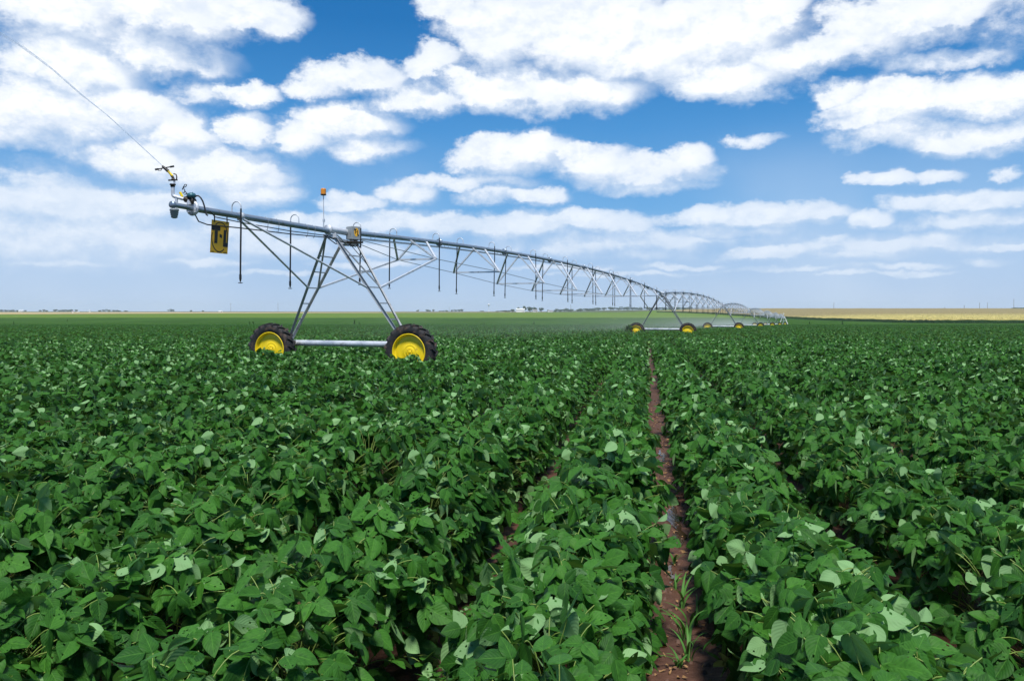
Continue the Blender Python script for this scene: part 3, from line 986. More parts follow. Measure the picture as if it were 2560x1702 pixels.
b = MB().lathe([(.074, -.05), (.088, -.05), (.088, .05), (.074, .05)], 20, 'Y', (0, -3.95, ZO))
b.bar((-.07, -3.95, ZO - .07), (.07, -3.95, ZO - .07), .06, .05)
b.build('strut_collar', M['galv'], ov)
hl = MB()
hl.tube([(.06, -5.40, ZO - .13), (.06, -5.30, ZO - .26), (.06, -5.05, ZO - .30), (.06, -4.0, ZO - .27), (.06, -2.2, ZO - .24), (.05, -.7, ZO - .19)], .013, 8)
hl.tube([(.08, -4.98, ZO - .02), (.08, -4.85, ZO - .12), (.07, -4.0, ZO - .15), (.06, -2.2, ZO - .17), (.02, -.7, ZO - .14)], .011, 8)
hl.build('hydraulic_line', M['hose'], ov)
for t in (-3.1, -2.7, -1.55, -1.25):
    h = MB().tube([(0, t, ZO + .078), (.072, t, ZO + .035), (.082, t, ZO - .05), (.06, t, ZO - .22), (.03, t, ZO - .25), (.02, t, ZO - .21)], .006, 6)
    h.build('line_hook', M['rod'], ov)
make_drop(ov, -4.23, ZO, 1, 2.50)
make_drop(ov, -1.82, ZO, -1, 2.45)
tag(ov, 'galvanised overhang pipe sticking out past the end tower, with the yellow sign below it', 'pipe')

# end gun on the overhang
egc = to_local(at(481, 500, 16.2))
eg = empty('end_gun', loc((0, -5.40, ZO + .12)), RZ)
egi = Matrix.Translation(eg.location) @ Matrix.Rotation(RZ, 4, 'Z'); egi = egi.inverted()


def G(x, y, Y=None):
    """point of the end gun, measured in the enlarged crop of it"""
    return egi @ at(380 + x / 8.711, 390 + y / 8.711, 16.22 if Y is None else Y)


MB().tube([G(815, 1060), G(815, 960)], .052, 14).build('outlet_stub', M['galv'], eg)
b = MB().tube([G(900, 985), G(740, 945)], .05, 14)
b.lathe([(.0005, -.02), (.062, -.02), (.062, .02), (.0005, .02)], 16, 'X', G(745, 945))
b.lathe([(.0005, -.02), (.066, -.02), (.066, .02), (.0005, .02)], 16, 'X', G(905, 985))
b.build('valve_body', M['bronze'], eg)
b = MB().lathe([(.0005, -.04), (.075, -.035), (.095, -.01), (.095, .015), (.07, .05), (.03, .062), (.0005, .065)], 24, 'Z', G(860, 870))
b.tube([G(885, 820), G(885, 790)], .010, 8)
b.build('valve_cap', M['teal'], eg)
pts = [G(740, 945), G(660, 930), G(580, 908), G(510, 888)]
for k in range(1, 7):
    a_ = k / 6 * math.pi / 2
    pts.append(G(510 - 55 * math.sin(a_), 888 - 65 * (1 - math.cos(a_))))
pts += [G(455, 760), G(455, 650)]
MB().tube(pts, .036, 14).build('elbow_pipe', M['galv'], eg)
MB().tube([G(532, 1050), G(532, 905)], .030, 10).build('support_post', M['galv'], eg)
b = MB().lathe([(.03, -.035), (.044, -.035), (.044, .0), (.058, .002), (.058, .028), (.03, .030)], 20, 'Z', G(452, 640))
b.build('swivel_collar', M['black'], eg)
MB().tube([G(487, 620), G(487, 530)], .019, 10).build('riser_tube', M['galv'], eg)
b = MB().bar(G(365, 530), G(550, 522), .05, .022)
b.lathe([(.0005, -.02), (.04, -.016), (.036, .02), (.0005, .03)], 14, 'Z', G(460, 522))
b.tube([G(372, 528), G(372, 545)], .018, 8)
b.tube([G(535, 515), G(540, 455), G(525, 405), G(470, 388)], .012, 8)
b.build('trip_bracket', M['bronze'], eg)
b = MB().tube([G(465, 510), G(455, 470), G(420, 420)], .024, 12, radii=[.03, .026, .024]); b.build('breech', M['bronze'], eg)
MB().tube([G(445, 440), G(345, 325)], .024, 12).build('barrel', M['yellow'], eg)
MB().tube([G(350, 330), G(255, 250), G(222, 218)], .022, 12, radii=[.034, .026, .018]).build('muzzle', M['black'], eg)
b = MB()
A_, B_ = G(70, 298), G(478, 226)
b.bar(A_, B_, .022, .018)
b.tube([A_, A_.lerp(B_, .17)], .020, 8); b.tube([A_.lerp(B_, .80), B_], .020, 8)
b.tube([G(130, 315), G(195, 318), G(215, 270)], .008, 6)
b.build('drive_arm', M['black'], eg)
MB().tube([G(610, 790), G(662, 890)], .026, 12).build('solenoid', M['yellow'], eg)
b = MB().tube([G(770, 825), G(725, 780), G(700, 720), G(660, 730), G(680, 680), G(720, 620), G(755, 625), G(745, 660), G(690, 690), G(655, 735)], .009, 8)
b.tube([G(665, 790), G(690, 820), G(715, 770), G(708, 730)], .009, 8)
b.tube([G(710, 850), G(735, 830), G(770, 830)], .008, 8)
b.build('control_tube', M['black'], eg)
MB().tube([G(960, 872), G(1010, 868), G(1060, 910), G(1105, 985), G(1140, 1090), G(1160, 1180), G(1180, 1270), G(1215, 1300)], .016, 10).build('supply_hose', M['hose'], eg)
tag(eg, 'impact sprinkler gun with yellow barrel on the outer end of the pipe, shooting water', 'end gun')

# water jet: strands that part and break up on the way
jm = bpy.data.materials.new('jet_water'); jm.use_nodes = True
t = NT(jm.node_tree); bs = jm.node_tree.nodes['Principled BSDF']
jt = t.n('ShaderNodeBsdfTranslucent'); jt.inputs[0].default_value = (.80, .90, 1, 1)
bs.inputs['Base Color'].default_value = (.70, .82, .95, 1); bs.inputs['Roughness'].default_value = .2
jco = t.n('ShaderNodeTexCoord').outputs['Object']
jn = t.noise(jco, 9, 5, .7)
ja = t.n('ShaderNodeAttribute', attribute_name='fade').outputs['Fac']
jx = t.n('ShaderNodeMixShader'); jx.inputs[0].default_value = .5; t.l(bs.outputs[0], jx.inputs[1]); t.l(jt.outputs[0], jx.inputs[2])
jy = t.n('ShaderNodeMixShader'); jtr = t.n('ShaderNodeBsdfTransparent')
t.l(t.math('MULTIPLY', t.smooth(jn.outputs[0], .30, .62, 0.12, .42), ja, clamp=True), jy.inputs[0])
t.l(jtr.outputs[0], jy.inputs[1]); t.l(jx.outputs[0], jy.inputs[2]); t.l(jy.outputs[0], jm.node_tree.nodes['Material Output'].inputs['Surface'])
jv, jf, fade = [], [], []
path = [(404, 413), (268, 288), (203, 236.5), (134, 176), (80, 135), (35, 103), (0, 84), (-60, 50), (-170, 2), (-330, -50)]
pw = [at(px, py, 15.95 - .9 * i / 9) for i, (px, py) in enumerate(path)]


def along(u):
    x = u * (len(pw) - 1); i = min(int(x), len(pw) - 2); return pw[i].lerp(pw[i + 1], x - i)


for st in range(7):
    mb = MB(); N_ = 60; pts = []; rad = []
    for k in range(N_):
        u = k / (N_ - 1)
        sp = .004 + .035 * u ** 1.2
        pts.append(along(u) + Vector((sp * math.sin(k * .35 + st * 1.9), 0, sp * math.cos(k * .23 + st * 2.7))))
        rad.append(.0055 + .007 * u * (.6 + .4 * math.sin(k * .5 + st)))
    mb.tube(pts, .01, 6, radii=rad)
    o = len(jv); jv += mb.v[:N_ * 6]; jf += [tuple(i + o for i in f) for f in mb.f if len(f) == 4]
    for k in range(N_):
        fade += [max(.12, 1 - .8 * (k / (N_ - 1)) ** .7) * (1 if st < 3 else min(1, 2.2 * k / N_))] * 6
tag(link('water_jet', mesh_np('water_jet', np.array([tuple(p) for p in jv]), np.array(jf), jm, attr={'fade': fade})),
    'thin pale jet of water shot from the end gun up into the sky', 'water jet')

# sign
SW, SH = .535, .69
sgn = empty('sign', loc((.0, -4.585, ZO - .17)), RZ)
sgn.rotation_euler = (0, 0, RZ + math.pi / 2)       # local x along the pipe, local -y faces the camera side
sw_ = Matrix.Rotation(math.radians(4), 3, 'X')


def SP(u, v, d=0.0):
    return sw_ @ Vector(((u - .5) * SW, -.004 - d, -v * SH))


def plate(mb, quad, d0, d1, mi=0):
    fr = [SP(u, v, d1) for u, v in quad]; bk = [SP(u, v, d0) for u, v in quad]; n_ = len(quad)
    mb.add(fr + bk, [tuple(range(n_))[::-1], tuple(range(n_, 2 * n_))] + [(i, (i + 1) % n_, n_ + (i + 1) % n_, n_ + i) for i in range(n_)], mi)
    return mb


plate(MB(), [(0, 0), (1, 0), (1, 1), (0, 1)], -.003, 0).build('panel', M['sign'], sgn)
lt = MB()
plate(lt, [(0.0, .17), (.5, .17), (.5, .31), (0.0, .31)], .0005, .003)
plate(lt, [(.20, .312), (.37, .312), (.37, .70), (.20, .70)], .0005, .003)
plate(lt, [(.71, .26), (.86, .26), (.86, .648), (.71, .648)], .0005, .003)
plate(lt, [(.71, .65), (.995, .65), (.995, .785), (.71, .785)], .0005, .003)
plate(lt, [(.485, .40), (.62, .43), (.62, .53), (.485, .50)], .0005, .003)


def arc(a0, a1):
    n_ = 40; o_, i_ = [], []
    for k in range(n_ + 1):
        a = math.radians(a0 + (a1 - a0) * k / n_)
        o_.append((.5 + .475 * math.cos(a), .5 - .465 * math.sin(a))); i_.append((.5 + .43 * math.cos(a), .5 - .435 * math.sin(a)))
    for k in range(n_):
        plate(lt, [o_[k], i_[k], i_[k + 1], o_[k + 1]], .0005, .0025)


arc(-18, 128); arc(165, 308)
for (u, v, wd) in ((.04, .955, .17), (.06, .975, .13), (.40, .968, .22), (.74, .955, .2), (.76, .975, .16)):
    x = u
    while x < u + wd:
        w_ = random.uniform(.012, .03)
        plate(lt, [(x, v - .008), (x + w_, v - .008), (x + w_, v + .006), (x, v + .006)], .0005, .002); x += w_ + .012
lt.build('lettering', M['black'], sgn)
for u in (.15, .87):
    MB().bar(SP(u, .06, .006), Vector(((u - .5) * SW, 0, .10)), .03, .008, (0, 1, 0)).build('hanger', M['black'], sgn)
tag(sgn, 'yellow rectangular sign with black letters in an oval, hung below the overhang pipe', 'sign')

# amber beacon on its pole
bc = empty('beacon_light', loc((.02, -.80, ZO + .05)), RZ)
zt = at(807, 486, 20.55).z - bc.location.z
b = MB().tube([(0, 0, 0), (.01, 0, .16)], .016, 8); b.box((.012, 0, .19), (.05, .04, .07)); b.tube([(.01, 0, .20), (0, 0, zt - .02)], .0125, 10)
b.build('pole', M['galv'], bc)
MB().lathe([(.0005, -.03), (.05, -.03), (.075, -.015), (.075, 0), (.0005, 0)], 24, 'Z', (0, 0, zt)).build('base', M['bronze'], bc)
lens = [(.0005, .001), (.066, .001)]
for k in range(7):
    lens += [(.066, .004 + k * .019), (.069, .012 + k * .019)]
lens += [(.062, .142), (.050, .147), (.0005, .148)]
MB().lathe(lens, 28, 'Z', (0, 0, zt)).build('lens', M['amber'], bc)
tag(bc, 'amber beacon lamp on a thin pole above the end tower', 'beacon')

# control box with the small emblem
cbx = empty('control_box', loc((.175, .38, 3.66)), RZ - math.radians(22))
MB().box((0, 0, .18), (.26, .28, .36), None, 0, .012).build('housing', M['box'], cbx)
b = MB().box((0, -.147, .18), (.24, .012, .33), None, 0, .004); b.box((.095, -.156, .17), (.02, .012, .05)); b.build('door', M['box'], cbx)
em = MB()
n_ = 28
ring = [(.1315, .005 + .075 * math.cos(2 * math.pi * k / n_), .20 + .115 * math.sin(2 * math.pi * k / n_)) for k in range(n_)]
ring2 = [(.1335, y, z) for _, y, z in ring]
em.add(ring + ring2, [tuple(range(n_, 2 * n_))] + [(k, (k + 1) % n_, n_ + (k + 1) % n_, n_ + k) for k in range(n_)], 0)
for (y0, y1, z0, z1) in ((-.075, .005, .255, .29), (-.047, -.02, .16, .253), (.03, .055, .14, .26), (.03, .085, .11, .138), (-.005, .018, .20, .222)):
    em.box((.1345, (y0 + y1) / 2, (z0 + z1) / 2), (.002, y1 - y0, z1 - z0), None, 1)
em.build('emblem', [M['sign'], M['black']], cbx)
b = MB().box((0, .02, -.06), (.34, .36, .05)); b.tube([(-.10, 0, -.08), (-.16, .02, -.15), (.0, .03, -.16)], .02, 8); b.tube([(.10, .04, -.08), (.13, .05, -.14), (.02, .04, -.18)], .014, 8)
b.build('mounting_bracket', M['bronze'], cbx)
tag(cbx, 'grey control box with a small yellow emblem, mounted on top of the end tower', 'control box')

# ------------------------------------------------------------------ the country beyond
def field_mat(name, c1, c2, s1=.5, s2=.02, stretch=(1, 1, 1), c3=None):
    m = bpy.data.materials.new(name); m.use_nodes = True
    t = NT(m.node_tree); bs = m.node_tree.nodes['Principled BSDF']
    co = t.vmath('MULTIPLY', t.n('ShaderNodeTexCoord').outputs['Object'], stretch)
    col = t.mix(t.smooth(t.noise(co, s1, 4, .65).outputs[0], .3, .7), C(c1), C(c2))
    col = t.mix(t.smooth(t.noise(co, s2, 3).outputs[0], .42, .62, 0, .6), col, C(c3 or c2))
    t.l(col, bs.inputs['Base Color']); bs.inputs['Roughness'].default_value = 1; bs.inputs['Specular IOR Level'].default_value = 0
    return m


def strip(name, x0, x1, yf0, yf1, off, material, nx=60, ny=14, jit=.06):
    """field between two boundary lines y = yf(x), draped on the land"""
    u = np.linspace(0, 1, nx); xs_ = x0 + (x1 - x0) * u
    a0 = np.interp(xs_, *yf0); a1 = np.interp(xs_, *yf1)
    V_ = []
    for k in range(ny):
        w = k / (ny - 1); y_ = a0 + (a1 - a0) * w
        V_.append(np.stack([xs_, y_, gh(xs_, y_) + off + rng.uniform(-jit, jit, nx)], -1))
    V_ = np.concatenate(V_)
    i = np.arange((nx - 1) * (ny - 1)); a_ = (i // (nx - 1)) * nx + i % (nx - 1)
    return tag(link(name, mesh_np(name, V_, np.stack([a_, a_ + 1, a_ + nx + 1, a_ + nx], -1), material, smooth=False)), kind='structure')


Lr = ([-2000, 2000], [0, 0])


def cst(v): return ([-3000, 3000], [v, v])


strip('pasture_field', -900, 640, cst(600), ([-900, -560, -280, 100, 640], [960, 1000, 1190, 1500, 1500]), .42, field_mat('pasture_green', (.085, .145, .020), (.14, .225, .030), .3, .01, (.3, 1, 1), (.11, .19, .025)), 120, 40)
strip('stubble_field', -1300, 60, ([-1300, -600, -300, 60], [860, 980, 1160, 1400]), ([-1300, -300, 60], [1480, 1480, 1480]), .62, field_mat('straw_stubble', (.36, .27, .13), (.52, .41, .22), .2, .01, (.3, 1, 1)), 80, 10)
strip('ploughed_field', -1500, 900, cst(1500), cst(1560), .30, field_mat('brown_field', (.05, .06, .03), (.10, .085, .05), .1, .01), 60, 6)
strip('far_field', -2200, 1400, cst(1640), cst(3900), .30, field_mat('distant_green', (.055, .085, .035), (.09, .12, .05), .02, .004, c3=(.16, .15, .08)), 80, 30)


def blades(nb, place, hgt, wid, seed, nseg=3, arch=.6):
    """arching blades: place(r) -> (x, y, z, azimuth)"""
    r = np.random.default_rng(seed); V_, F_, VA = [], [], []
    for _ in range(nb):
        x, y, z, az = place(r); h = hgt * r.uniform(.7, 1.15); w = wid * r.uniform(.7, 1.2); o = len(V_)
        dx, dy = math.cos(az), math.sin(az); rea = arch * h * r.uniform(.4, 1.1); vv = r.random()
        for k in range(nseg + 1):
            s = k / nseg; ww = w * (1 - s) ** .7 * (.6 + .8 * min(s * 3, 1)) / 2 + .0006
            px_, py_, pz = x + dx * rea * s * s, y + dy * rea * s * s, z + h * (s - .35 * arch * s ** 3)
            V_ += [(px_ - dy * ww, py_ + dx * ww, pz), (px_ + dy * ww, py_ - dx * ww, pz + .12 * ww)]; VA += [vv, vv]
        F_ += [(o + 2 * k, o + 2 * k + 1, o + 2 * k + 3, o + 2 * k + 2) for k in range(nseg)]
    return V_, F_, VA


# corn: the dark wall of stalks along its edge and the tasselled top rising over the hill
EDGE = ([395, 398, 402, 412, 430, 460, 500, 560, 620, 700, 800, 900], [420, 330, 270, 240, 226, 221, 219, 219, 220, 222, 226, 232])


def edge_x(y): return np.interp(y, *EDGE)


def corn_top_mat():
    m = bpy.data.materials.new('corn_tassels'); m.use_nodes = True
    t = NT(m.node_tree); bs = m.node_tree.nodes['Principled BSDF']
    co = t.n('ShaderNodeTexCoord').outputs['Object']
    n1 = t.noise(t.vmath('MULTIPLY', co, (.6, .25, 1)), 1.2, 5, .7); n2 = t.noise(t.vmath('MULTIPLY', co, (.25, 1, 1)), .012, 3)
    c_ = t.mix(t.smooth(n1.outputs[0], .36, .66), C((.24, .22, .055)), C((.72, .60, .20)))
    s_ = t.n('ShaderNodeSeparateXYZ'); t.l(co, s_.inputs[0])
    yy = t.math('ADD', s_.outputs[1], t.math('MULTIPLY', t.math('SUBTRACT', n2.outputs[0], .5), 160))
    c_ = t.mix(t.smooth(yy, 560, 690, 0, .75), c_, t.mix(n1.outputs[0], C((.12, .095, .05)), C((.25, .19, .10))))
    c_ = t.mix(t.smooth(yy, 440, 408, 0, .55), c_, C((.10, .15, .03)))
    t.l(c_, bs.inputs['Base Color']); bs.inputs['Roughness'].default_value = .8; bs.inputs['Specular IOR Level'].default_value = .1
    return m


yk = np.concatenate([np.arange(395, 470, 1.5), np.arange(470, 720, 4), np.arange(720, 1300, 20)])
uk = np.concatenate([np.linspace(0, .25, 60), np.linspace(.26, 1, 60)])
Yc = np.repeat(yk[:, None], len(uk), 1); x0_ = edge_x(yk)[:, None]
Xc = x0_ + uk[None, :] * (Yc * .75 + 60 - x0_)
Zc = gh(Xc, Yc) + 2.15 + rng.uniform(-.18, .22, Xc.shape)
CV = np.stack([Xc, Yc, Zc], -1).reshape(-1, 3)
nx, ny = len(uk), len(yk)
i = np.arange((nx - 1) * (ny - 1)); a_ = (i // (nx - 1)) * nx + i % (nx - 1)
CF = np.stack([a_, a_ + 1, a_ + nx + 1, a_ + nx], -1)
# skirt of the top sheet down to the ground along its two visible edges
edge_idx = np.concatenate([np.arange(nx)[::-1], np.arange(1, ny) * nx])
lowv = CV[edge_idx].copy(); lowv[:, 2] = gh(lowv[:, 0], lowv[:, 1]) - .2
o_ = len(CV); k_ = np.arange(len(edge_idx) - 1)
SF_ = np.stack([edge_idx[k_], edge_idx[k_ + 1], o_ + k_ + 1, o_ + k_], -1)
V2, F2, A2 = [], [], []


def add_bl(res):
    o = len(V2); V2.extend(res[0]); F2.extend([tuple(q + o for q in f) for f in res[1]]); A2.extend(res[2])


per = CV[edge_idx][:, :2]
seglen = np.hypot(*np.diff(per, axis=0).T); cum = np.concatenate([[0], np.cumsum(seglen)])


def on_edge(r):
    s = r.uniform(0, cum[-1]); x = np.interp(s, cum, per[:, 0]); y = np.interp(s, cum, per[:, 1])
    x += r.normal(0, 1.0) - .3; y += r.normal(0, 1.0) - .4
    return x, y, g(x, y) + r.uniform(0, 1.5), r.uniform(0, 6.28)


add_bl(blades(22000, on_edge, 1.15, .16, 5, 2, .7))
nleaf = len(F2)


def on_top(r):
    y = 395 + 330 * r.random() ** 1.6; x = edge_x(y) + (y * .72 + 30 - edge_x(y)) * r.random()
    return x, y, g(x, y) + 2.0, r.uniform(0, 6.28)


add_bl(blades(26000, on_top, .62, .16, 6, 2, .5))
o2 = o_ + len(lowv)
allV = np.concatenate([CV, lowv, np.array(V2)])
allF = np.concatenate([CF, SF_, np.array(F2) + o2])
mi_ = np.concatenate([np.zeros(len(CF)), np.ones(len(SF_)), np.ones(nleaf), np.full(len(F2) - nleaf, 2)])
tag(link('corn_crop', mesh_np('corn_crop', allV, allF, [corn_top_mat(), M['corn_leaf'], M['tassel']], mi_, False,
                              attr={'var': np.concatenate([np.full(o2, .3), np.array(A2)])})),
    'tall golden-tasselled corn with a dark green edge, covering the low hill on the right', 'corn', kind='stuff')


# trees along the skyline
def crown_mesh(seed, shape):
    r = np.random.default_rng(seed); V_, F_, VA = [], [], []
    cl = [(r.normal(0, .22), r.normal(0, .22), r.uniform(.38, .82), r.uniform(.17, .30)) for _ in range(9)]
    for k in range(700):
        c_ = cl[r.integers(len(cl))]
        d = r.normal(size=3); d /= np.linalg.norm(d); rad = c_[3] * r.uniform(.55, 1.05)
        p = np.array([c_[0] * shape, c_[1] * shape, c_[2]]) + d * rad * np.array([shape, shape, .8])
        n = d + r.normal(0, .6, 3); Fm = frame(n, r.normal(size=3)); s = r.uniform(.03, .06); o = len(V_)
        for (a, b) in ((-1, -.6), (1, -.6), (1, .6), (-1, .6)):
            V_.append(tuple(p + Fm @ np.array([a * s, b * s, 0])))
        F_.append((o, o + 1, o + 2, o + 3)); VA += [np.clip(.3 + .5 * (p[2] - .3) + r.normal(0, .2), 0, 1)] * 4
    return mesh_np('crown', np.array(V_), np.array(F_), M['tree'], smooth=False, attr={'var': VA})


crowns = [crown_mesh(31 + i, s) for i, s in enumerate((1.0, 1.35, .8))]
tk = MB().tube([(0, 0, 0), (.02, 0, .25), (0, .02, .5)], .03, 7, radii=[.045, .035, .02])
for a_ in range(4):
    tk.tube([(0, 0, .3), (.14 * math.cos(a_ * 1.6), .14 * math.sin(a_ * 1.6), .58)], .02, 5, radii=[.02, .008])
tk_me = None


def tree(px, Y, wpx, hpx, label, group=None, name='tree'):
    """tree of given width and height seen at column px, standing on the land at Y"""
    global tk_me
    X = (px - 1280) * Y / FOC
    h = max(hpx * Y / FOC + (HOR - 778) * Y / FOC, 2.0)
    h = max(2.5, (hpx * Y / FOC))
    o = empty(name, (X, Y, g(X, Y) - .1), random.uniform(0, 6.28))
    sh = wpx * Y / FOC / h
    o.scale = (h * sh * 1.0, h * sh * 1.0, h)
    if tk_me is None:
        t_ = tk.build('trunk', M['bark'], o); tk_me = t_.data
    else:
        t_ = link('trunk', tk_me, o)
    link('crown', crowns[random.randrange(3)], o)
    return tag(o, label, 'tree', group)


def pxs(xs_, k, x0): return [x0 + x / k for x in xs_]


# around the farmstead
FARM = [(1262, 30, 5), (1281, 16, 8), (1296, 14, 13), (1311, 16, 16), (1325, 18, 15), (1337, 13, 14), (1354, 12, 12), (1371, 8, 7), (1390, 14, 7), (1400, 14, 9), (1244, 10, 4)]
for i, (px, w, h) in enumerate(FARM):
    tree(px, 1630 + 10 * (i % 5), w, h, 'bushy green tree among the white farm buildings on the skyline', 'trees around the farmstead')
for i, (px, w, h) in enumerate(((1043, 8, 6), (1068, 10, 7), (1073, 6, 6), (1084, 8, 7), (1118, 9, 5), (1130, 7, 6), (1138, 7, 7), (1147, 10, 7), (1154, 9, 8), (1100, 6, 4), (1109, 6, 4), (1206, 8, 4))):
    tree(px, 2100 + 15 * (i % 4), w, h, 'small lone tree on the skyline between the right tractor wheel and the water tower', 'scattered skyline trees')
for i in range(30):
    px = 1408 + i * 11.5 + random.uniform(-4, 4)
    tree(px, 2450 + random.uniform(-60, 60), random.uniform(12, 22), random.uniform(6, 10), 'hazy blue-grey tree in the far tree line behind the second drive tower', 'hazy far tree line')
for i, (px, w, h) in enumerate(((4, 14, 6), (14, 12, 6), (24, 12, 5), (34, 10, 6), (44, 10, 5), (62, 10, 5), (100, 9, 5), (110, 8, 7), (117, 9, 5), (136, 8, 7), (141, 6, 7), (150, 10, 6), (160, 12, 6), (168, 10, 6), (178, 12, 7), (190, 10, 6), (250, 9, 5), (260, 10, 7), (272, 12, 6), (284, 12, 5), (298, 14, 5), (315, 12, 4))):
    tree(px, 2300 + 12 * (i % 6), w, h, 'small hazy tree on the far left skyline beyond the straw-coloured field', 'far left skyline trees')
tree(428, 2000, 11, 8, 'round lone tree on the skyline, biggest of those left of the beacon tower', name='tree')
for px, w, h in ((478, 9, 5), (507, 8, 4)):
    tree(px, 2200, w, h, 'tiny hazy tree on the skyline between the round lone tree and the beacon tower', 'tiny trees right of the lone tree')
for px, w, h in ((2520, 26, 5), (2540, 30, 7), (2558, 26, 8), (2576, 30, 9)):
    o = tree(px, 1060, w, h, 'dark green tree in the clump on the hill crest at the far right', 'trees on the hill crest')


# farm buildings
def house(px, Y, wid, dep, eave, ridge, label, roofm='roof', windows=3, rot=0.0, name='farm_building', cat='building', wall='white', n_door=1):
    X = (px - 1280) * Y / FOC
    r_ = empty(name, (X, Y, g(X, Y)), rot)
    w, d = wid / 2, dep / 2
    b_ = MB()
    b_.add([(-w, -d, 0), (w, -d, 0), (w, d, 0), (-w, d, 0), (-w, -d, eave), (w, -d, eave), (w, d, eave), (-w, d, eave), (-w, 0, ridge), (w, 0, ridge)],
           [(0, 1, 5, 4), (2, 3, 7, 6), (1, 2, 6, 9, 5), (3, 0, 4, 8, 7)])
    b_.build('wall', M[wall], r_)
    rb_ = MB(); e = .4; th = .18
    for s in (-1, 1):
        y0, z0 = s * (d + e), eave - e * (ridge - eave) / d
        rb_.add([(-w - e, y0, z0 + .02), (w + e, y0, z0 + .02), (w + e, 0, ridge + .02), (-w - e, 0, ridge + .02),
                 (-w - e, y0, z0 + th), (w + e, y0, z0 + th), (w + e, 0, ridge + th), (-w - e, 0, ridge + th)],
                [(0, 1, 2, 3), (4, 7, 6, 5), (0, 4, 5, 1), (1, 5, 6, 2), (0, 3, 7, 4)])
    rb_.build('roof', M[roofm], r_)
    for k in range(windows):
        x = -w + (k + 1) * wid / (windows + 1)
        MB().box((x, -d - .03, eave * .55), (1.1, .08, 1.3)).build('window', M['black'], r_)
    MB().box((w * .62, -d - .04, 1.1), (1.3, .1, 2.2)).build('door', M['wood'], r_)
    return tag(r_, label, cat)


house(1301, 1600, 17, 9, 5.6, 7.4, 'largest white farm shed on the skyline, in front of the bushy trees', 'white', 0)
house(1337, 1600, 9, 7, 3.2, 5.4, 'white farmhouse with a grey gable roof on the skyline, right of the largest shed', 'roof', 3, .3)
house(1376, 1605, 10, 7, 2.6, 4.0, 'low pale shed on the skyline, rightmost of the farm buildings', 'roof', 1)
house(54, 2000, 12, 8, 3.0, 4.6, 'small white shed on the far left skyline among hazy trees', 'white', 1)
house(552, 1700, 8, 6, 2.0, 3.2, 'tiny white shed with a faded red lean-to, on the skyline just right of the sign', 'white', 0)

# water tower
X = (1222 - 1280) * 3000 / FOC
wt = empty('water_tower', (X, 3000, g(X, 3000)))
MB().lathe([(2.2, 0), (1.1, 3), (.9, 12), (.95, 20), (2.0, 22)], 20, 'Z').build('stem', M['white'], wt)
MB().lathe([(2.0, 22), (3.9, 23.6), (4.6, 25.6), (4.2, 27.6), (2.6, 29.2), (.01, 29.8)], 28, 'Z').build('tank', M['white'], wt)
tag(wt, 'white ball-topped water tower on the skyline, left of the farm buildings', 'water tower')


# utility poles
def pole(px, Y, ytop, label, group=None):
    X = (px - 1280) * Y / FOC; z0 = g(X, Y); top = EYE + (HOR - ytop) * Y / FOC - z0
    r_ = empty('utility_pole', (X, Y, z0), random.uniform(-.3, .3))
    MB().tube([(0, 0, 0), (0, 0, top)], .22, 8, radii=[.26, .17]).build('post', M['wood'], r_)
    MB().box((0, -.2, top - .5), (2.0, .14, .16)).build('crossarm', M['wood'], r_)
    return tag(r_, label, 'utility pole', group)


pole(1427, 1300, 761, 'thin utility pole on the skyline between the farm buildings and the second drive tower')
pole(1123, 1500, 767, 'short utility pole on the skyline right of the right tractor wheel')
pole(577, 1450, 758, 'thin utility pole on the skyline between the sign and the left tractor wheel')
pole(695, 1500, 758, 'thin utility pole on the skyline just above the left tractor wheel')
for px, yt, lb in ((2084.7, 757, 'tall utility pole standing alone on the hill crest, nearest to the white pivot tower'),
                   (2361.7, 768, 'shortest utility pole on the hill crest, left of the middle group'),
                   (2410.6, 763, 'faint small utility pole on the hill crest, between the shortest pole and the close pair'),
                   (2449, 757, 'left one of the close pair of utility poles on the hill crest'),
                   (2468.6, 757, 'right one of the close pair of utility poles on the hill crest'),
                   (2534.6, 748, 'tallest utility pole, above the dark trees on the hill crest at far right')):
    pole(px, 1080, yt, lb, 'utility poles on the hill crest')

# small things at the field edge on the left
X = (182 - 1280) * 1150 / FOC
mk = empty('marker_post', (X, 1150, g(X, 1150)))
MB().box((0, 0, 1.3), (1.6, .3, 2.6), None, 0, .05).build('white_panel', M['white'], mk); MB().box((0, 0, 3.1), (1.4, .3, 1.0), None, 0, .05).build('orange_top', M['red'], mk)
tag(mk, 'tiny white marker with an orange top at the edge of the straw field, far left', 'marker')
X = (195 - 1280) * 1500 / FOC
vh = empty('pickup_truck', (X, 1500, g(X, 1500) + .2), .1)
bd = MB().box((0, 0, .85), (5.4, 1.9, .75), None, 0, .12); bd.build('body', M['white'], vh)
MB().box((.3, 0, 1.6), (2.1, 1.7, .8), None, 0, .2).build('cab', M['white'], vh)
for sx in (-1.7, 1.7):
    for sy in (-.85, .85):
        MB().tube([(sx, sy - .12, .4), (sx, sy + .12, .4)], .4, 14).build('wheel', M['tyre'], vh)
tag(vh, 'tiny white pickup truck on the skyline, just right of the orange-topped marker', 'pickup truck')
X = (224.6 - 1280) * 1600 / FOC
tn = empty('storage_tank', (X, 1600, g(X, 1600)))
MB().lathe([(1.9, 0), (1.9, 3.6)], 24, 'Z').build('shell', M['white'], tn); MB().lathe([(2.0, 3.6), (2.0, 3.7), (.01, 4.5)], 24, 'Z').build('lid', M['white'], tn)
tag(tn, 'tiny white storage tank on the far left skyline, right of the pickup truck', 'storage tank')

